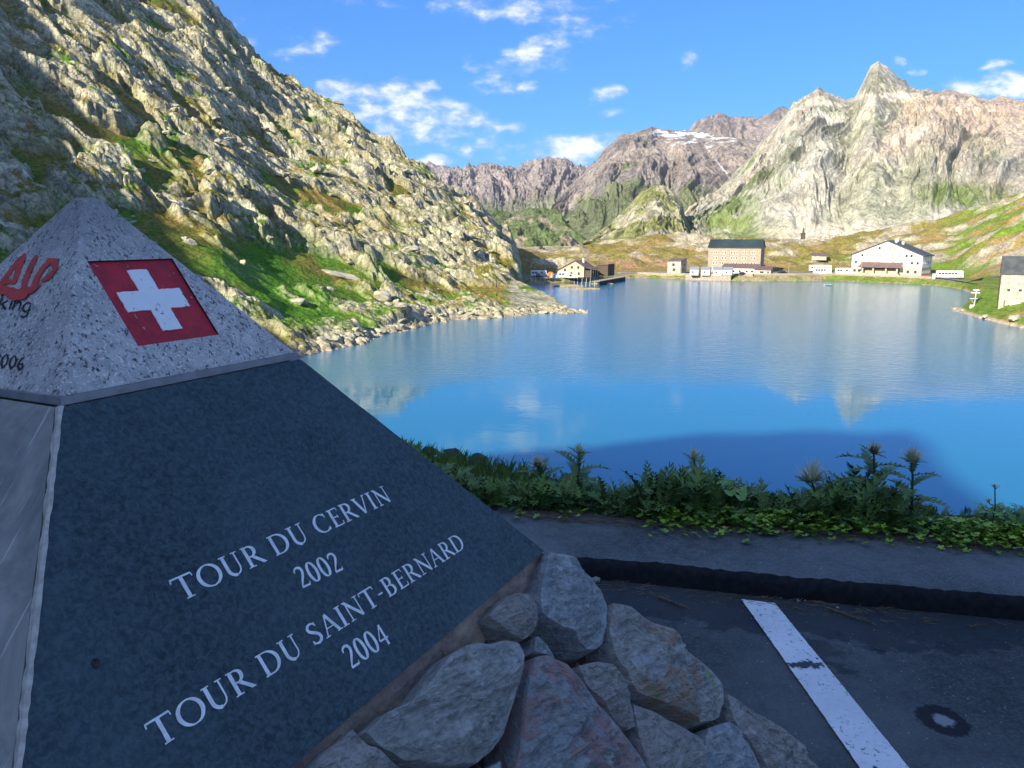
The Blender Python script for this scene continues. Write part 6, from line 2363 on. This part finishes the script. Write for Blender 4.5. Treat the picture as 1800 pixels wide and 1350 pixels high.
# ---- half-buried hut with a brown roof on the knoll
P = at_r(1440, 450, 560); P[2] = CAMZ + az_te(1440, 452)[1] * 560
hb_ = empty('low_hut', P, R(-20)); tag(hb_, 'low hut with a long brown roof half sunk in the knoll above the coach', 'hut')
MB().box(-4.5, 4.5, 0, 4, -2, 1.2).build('wall', M_stonel, hb_)
MB().add([(-5.5, -.6, 1.1), (5.5, -.6, .7), (5, 4.5, 2.2), (-5, 4.5, 2.6), (-5.5, -.6, 1.35), (5.5, -.6, .95), (5, 4.5, 2.45), (-5, 4.5, 2.85)], [(0, 3, 2, 1), (4, 5, 6, 7), (0, 1, 5, 4), (1, 2, 6, 5), (2, 3, 7, 6), (3, 0, 4, 7)]).build('roof', M_brownr, hb_)

# ---- stone shed with a big slate roof at the right edge
P = at_r(1755, 516, 285)
P[2] = z_at(P[0], P[1], RIGHT) - .3
rs = empty('stone_shed', P, R(-30)); tag(rs, 'pale stone house with a big dark slate roof cut by the right edge', 'house')
sc_p = CAMZ + az_te(1757, 481)[1] * 285 - P[2]
rt_p = CAMZ + az_te(1757, 451)[1] * 290 - P[2]
L3 = 22
MB().box(.3, L3, 0, 8, -1, sc_p).add([(.3, 0, sc_p), (.3, 4, rt_p - .1), (.3, 8, sc_p)], [(0, 1, 2)]).build('wall', M_stonel, rs)
mb = MB().prism([(-.4, sc_p - .15), (4, rt_p), (8.4, sc_p - .15), (8.4, sc_p + .1), (4, rt_p + .25), (-.4, sc_p + .1)], 0, L3 + .4)
mb.v = [(p[1], p[0], p[2]) for p in mb.v]
rf = mb.build('roof', M_slater, rs)
zq = sc_p + (rt_p - sc_p) * .62
MB().box(6.0, 7.6, 1.0, 3.6, zq - 1.0, zq + .5).build('dormer', M_dark, rf)
for x_ in (2.6, 5.6, 7.4, 10.5):
    window(rs, x_, sc_p * .52, .6, .45, ff, M_dark)
MB().box(3.2, L3 - 1, -.9, -.06, -.6, 2.1).build('whitewashed_plinth', M_whitew, rs)
MB().box(.25, 1.7, -1.4, -.06, -1.5, 3.0).build('buttress', M_stonel, rs)
MB().box(-.1, .1, -.3, 0, -1, sc_p - .2).build('downpipe', M_dark, rs)

P = at_r(1741, 520, 272); P[2] = z_at(P[0], P[1], RIGHT)
bn = empty('picnic_bench', P, R(-10)); tag(bn, 'white slatted bench on the grass left of the stone house', 'bench')
for k in range(3):
    MB().box(-1.4, 1.4, -.2 + k * .22, -.04 + k * .22, .85, .93).build('slat', M_whitew, bn)
for k in range(2):
    MB().box(-1.4, 1.4, .42, .47, 1.15 + k * .3, 1.35 + k * .3).build('slat', M_whitew, bn)
for x_ in (-1.2, 1.2): MB().box(x_ - .08, x_ + .08, -.2, .41, -.3, .847).build('leg', M_whitew, bn)

# white and blue measuring mast by the water
P = at_r(1713, 530, 300); P[2] = max(LAKE, z_at(P[0], P[1], RIGHT)) - .2
ms = empty('measuring_mast', P, R(-15)); tag(ms, 'white and pale blue mast with platforms at the water edge left of the stone house', 'mast')
ms.scale = (.75, .75, .85)
MB().tube([(0, 0, -1), (.3, 0, 6.2)], .22, 6).build('pole', smat('greyish white paint', (.52, .55, .58)), ms)
MB().box(-1.6, 1.6, -.6, .6, 4.9, 5.3).build('platform', M_whitew, ms)
MB().box(-2.0, .9, -.6, .6, 2.7, 2.95).build('platform', smat('pale blue paint', (.40, .52, .68)), ms)
MB().box(-.9, 1.3, -.4, .4, 5.9, 6.3).build('box', M_whitew, ms)
MB().tube([(-1.7, 0, 2.7), (0, 0, .8)], .1, 5).build('strut', M_metal, ms)
MB().box(-1.6, -.2, -.6, .6, -1, .4).build('footing', M_whitew, ms)

# small things
P = on_z(1455, 502, LAKE)
by = empty('buoy_boat', P, R(5)); tag(by, 'tiny white rowing boat floating off the far shore', 'boat')
MB().add([(-2.2, 0, .35), (-1.8, -.7, .45), (1.0, -.8, .45), (2.4, 0, .65), (1.0, .8, .45), (-1.8, .7, .45), (-1.8, 0, -.15), (1.6, 0, -.15)], [(0, 6, 1), (1, 6, 7, 2), (2, 7, 3), (3, 7, 4), (4, 7, 6, 5), (5, 6, 0)]).build('hull', M_whitep, by)
for x_ in (-.9, .5): MB().box(x_ - .15, x_ + .15, -.7, .7, .38, .44).build('seat', M_wood, by)
P = at_r(1627, 484, sr(1627) + 18); P[2] = z_at(P[0], P[1], RIGHT) + .2
br_ = empty('barrier', P, R(-8)); tag(br_, 'red orange barrier on the forecourt right of the white hotel', 'barrier')
MB().box(-1.8, 1.8, -.1, .1, .5, 1.3).build('board', M_redp, br_)
for x_ in (-1.5, 1.5): MB().box(x_ - .1, x_ + .1, -.4, .4, 0, .497).build('leg', M_metal, br_)
P = at_r(1641, 489, sr(1641) + 10); P[2] = z_at(P[0], P[1], RIGHT)
gp = empty('gate_pillar', P, R(-8)); tag(gp, 'white gate pillar at the end of the roadside wall', 'pillar')
MB().box(-.6, .6, -.6, .6, -.5, 2.6).build('shaft', M_whitew, gp)
MB().box(-.8, .8, -.8, .8, 2.603, 2.9).build('cap', M_stonel, gp)
GL_ = 'slender lamp posts along the far road'
for px, lab in ((1513, 'lamp post before the left wing of the white hotel'), (1583, 'lamp post before the right wing of the white hotel'), (1386, 'lamp post beside the black car'), (1253, 'thin mast rising behind the left end of the stone hotel roof')):
    P = at_r(px, 482, sr(px) + 14 if px > 1300 else 560); P[2] = TERR
    lp = empty('lamp_post', P); tag(lp, lab, 'lamp post', GL_)
    h_ = 6.5 if px > 1300 else 24
    MB().tube([(0, 0, 0), (0, 0, h_)], .09, 5).build('pole', M_metal, lp)
    MB().box(-.1, .9, -.12, .12, h_ + .003, h_ + .15).build('lamp_head', M_metal, lp)
# guard rail posts before the campers
for k in range(5):
    P = at_r(934 + k * 8, 496, 408 - k * .5); P[2] = TERR - .6
    if k == 0: pm = MB().tube([(0, 0, -.5), (0, 0, 1.3)], .09, 5).mesh('bollard'); pm.materials.append(M_whitew)
    o = bpy.data.objects.new('bollard', pm); COL.objects.link(o); o.location = tuple(P)
    tag(o, 'short white post in the row before the dark blue delivery car', 'bollard', 'white posts by the camper park')

# ---- boulders
BR = mat('pale boulder', (.42, .41, .32), (.26, .26, .21), .55, .95, .7, .15, 2.2)
bms = [rock_mesh('boulder', 500 + i, 3, .8) for i in range(6)]
for m_ in bms: m_.materials.append(BR)
GB = 'boulders strewn over the left hillside'
named = [(672, 524, 4.6, (1.25, .9, .95), 'largest angular boulder above the shore, split and shaded on its right'), (698, 533, 1.7, (1, .9, .9), 'rounded boulder resting against the right of the largest one'),
         (684, 537, 1.6, (1.1, .9, .7), 'flat boulder in front of the largest one'), (826, 527, 2.2, (1.5, .9, .6), 'low grey boulder alone in the turf above the middle of the shore'),
         (596, 487, 4.6, (2.0, .9, .6), 'long smooth slab of rock slanting through bright grass')]
for k, (px, py, sz, sc3, lab) in enumerate(named):
    P = ground_hit(px, py, LEFT)
    if P is None: continue
    o = bpy.data.objects.new('boulder', bms[k % 6]); COL.objects.link(o)
    o.location = (P[0], P[1], P[2] + sz * .12); o.scale = tuple(sz * q * .62 for q in sc3); o.rotation_euler = (.2, .25, -.5 + .1 * k)
    tag(o, lab, 'boulder', GB)
def bl_label(px, py, s_):
    size_ = 'large' if s_ > 9 else 'small' if s_ < 5 else 'middling'
    col_ = 'above the red flag' if px < 400 else 'above the right cap corner' if px < 560 else 'above the near shore' if px < 740 else 'towards the dark spur end'
    row_ = 'high under the skyline' if py < 230 else 'halfway up the hillside' if py < 370 else 'on the lower hillside' if py < 480 else 'in turf near the water'
    return '%s pale boulder %s, %s' % (size_, row_, col_)


cnt = 0
while cnt < 64:
    px, py = random.uniform(190, 900), random.uniform(140, 585)
    P = ground_hit(px, py, LEFT)
    if P is None or P[2] < LAKE + .7: continue
    dist_ = math.hypot(P[0], P[1])
    sz = dist_ / F * random.uniform(3.5, 9) * random.choice([1, 1, 1.5])
    o = bpy.data.objects.new('boulder', bms[cnt % 6]); COL.objects.link(o)
    o.location = (P[0], P[1], P[2] + sz * .15); o.scale = (sz * random.uniform(.8, 1.5), sz * random.uniform(.6, 1), sz * random.uniform(.5, .9)); o.rotation_euler = (random.uniform(-.3, .3), random.uniform(-.3, .3), random.uniform(0, 6))
    tag(o, bl_label(px, py, sz * F / dist_), 'boulder', GB)
    cnt += 1
# rocks along both near shores
GB2 = 'stones along the left waterline'
cnt = 0
while cnt < 48:
    px = random.uniform(560, 1000)
    a_ = az_te(px, 560)[0]
    r_ = float(shore_l(a_)) + random.uniform(-1.5, 7)
    P = np.array([r_ * math.sin(R(a_)), r_ * math.cos(R(a_)), 0]); P[2] = max(z_at(P[0], P[1], LEFT), LAKE - .3)
    sz = random.uniform(.5, 1.5)
    o = bpy.data.objects.new('boulder', bms[cnt % 6]); COL.objects.link(o)
    o.location = tuple(P); o.scale = (sz * random.uniform(.9, 1.7), sz * .9, sz * random.uniform(.4, .8)); o.rotation_euler = (random.uniform(-.2, .2), random.uniform(-.2, .2), random.uniform(0, 6))
    sz_ = 'broad' if sz > 1.15 else 'small' if sz < .8 else 'middling'
    tag(o, '%s pale stone at the waterline %s' % (sz_, 'beside the monument edge' if px < 660 else 'below the green turf of the left shore' if px < 790 else 'in the bend before the headland' if px < 900 else 'along the flat headland'), 'boulder', GB2)
    cnt += 1
GB3 = 'rocks on the right-hand peninsula'
for px, py_, sz, lab in ((1786, 562, 1.9, 'big pale rock on the grass near the right edge below the stone house'), (1680, 544, .9, 'small pale rock at the very tip of the right peninsula'), (1693, 546, .8, 'pale rock just behind the tip of the right peninsula'), (1733, 559, 1.1, 'pale rock at the water edge halfway along the right peninsula')):
    P = ground_hit(px, py_, RIGHT)
    o = bpy.data.objects.new('boulder', bms[2]); COL.objects.link(o)
    o.location = (P[0], P[1], P[2] + .2 * sz); o.scale = (sz * 1.3, sz * .8, sz * .7); o.rotation_euler = (.1, -.2, .6)
    tag(o, lab, 'boulder', GB3)
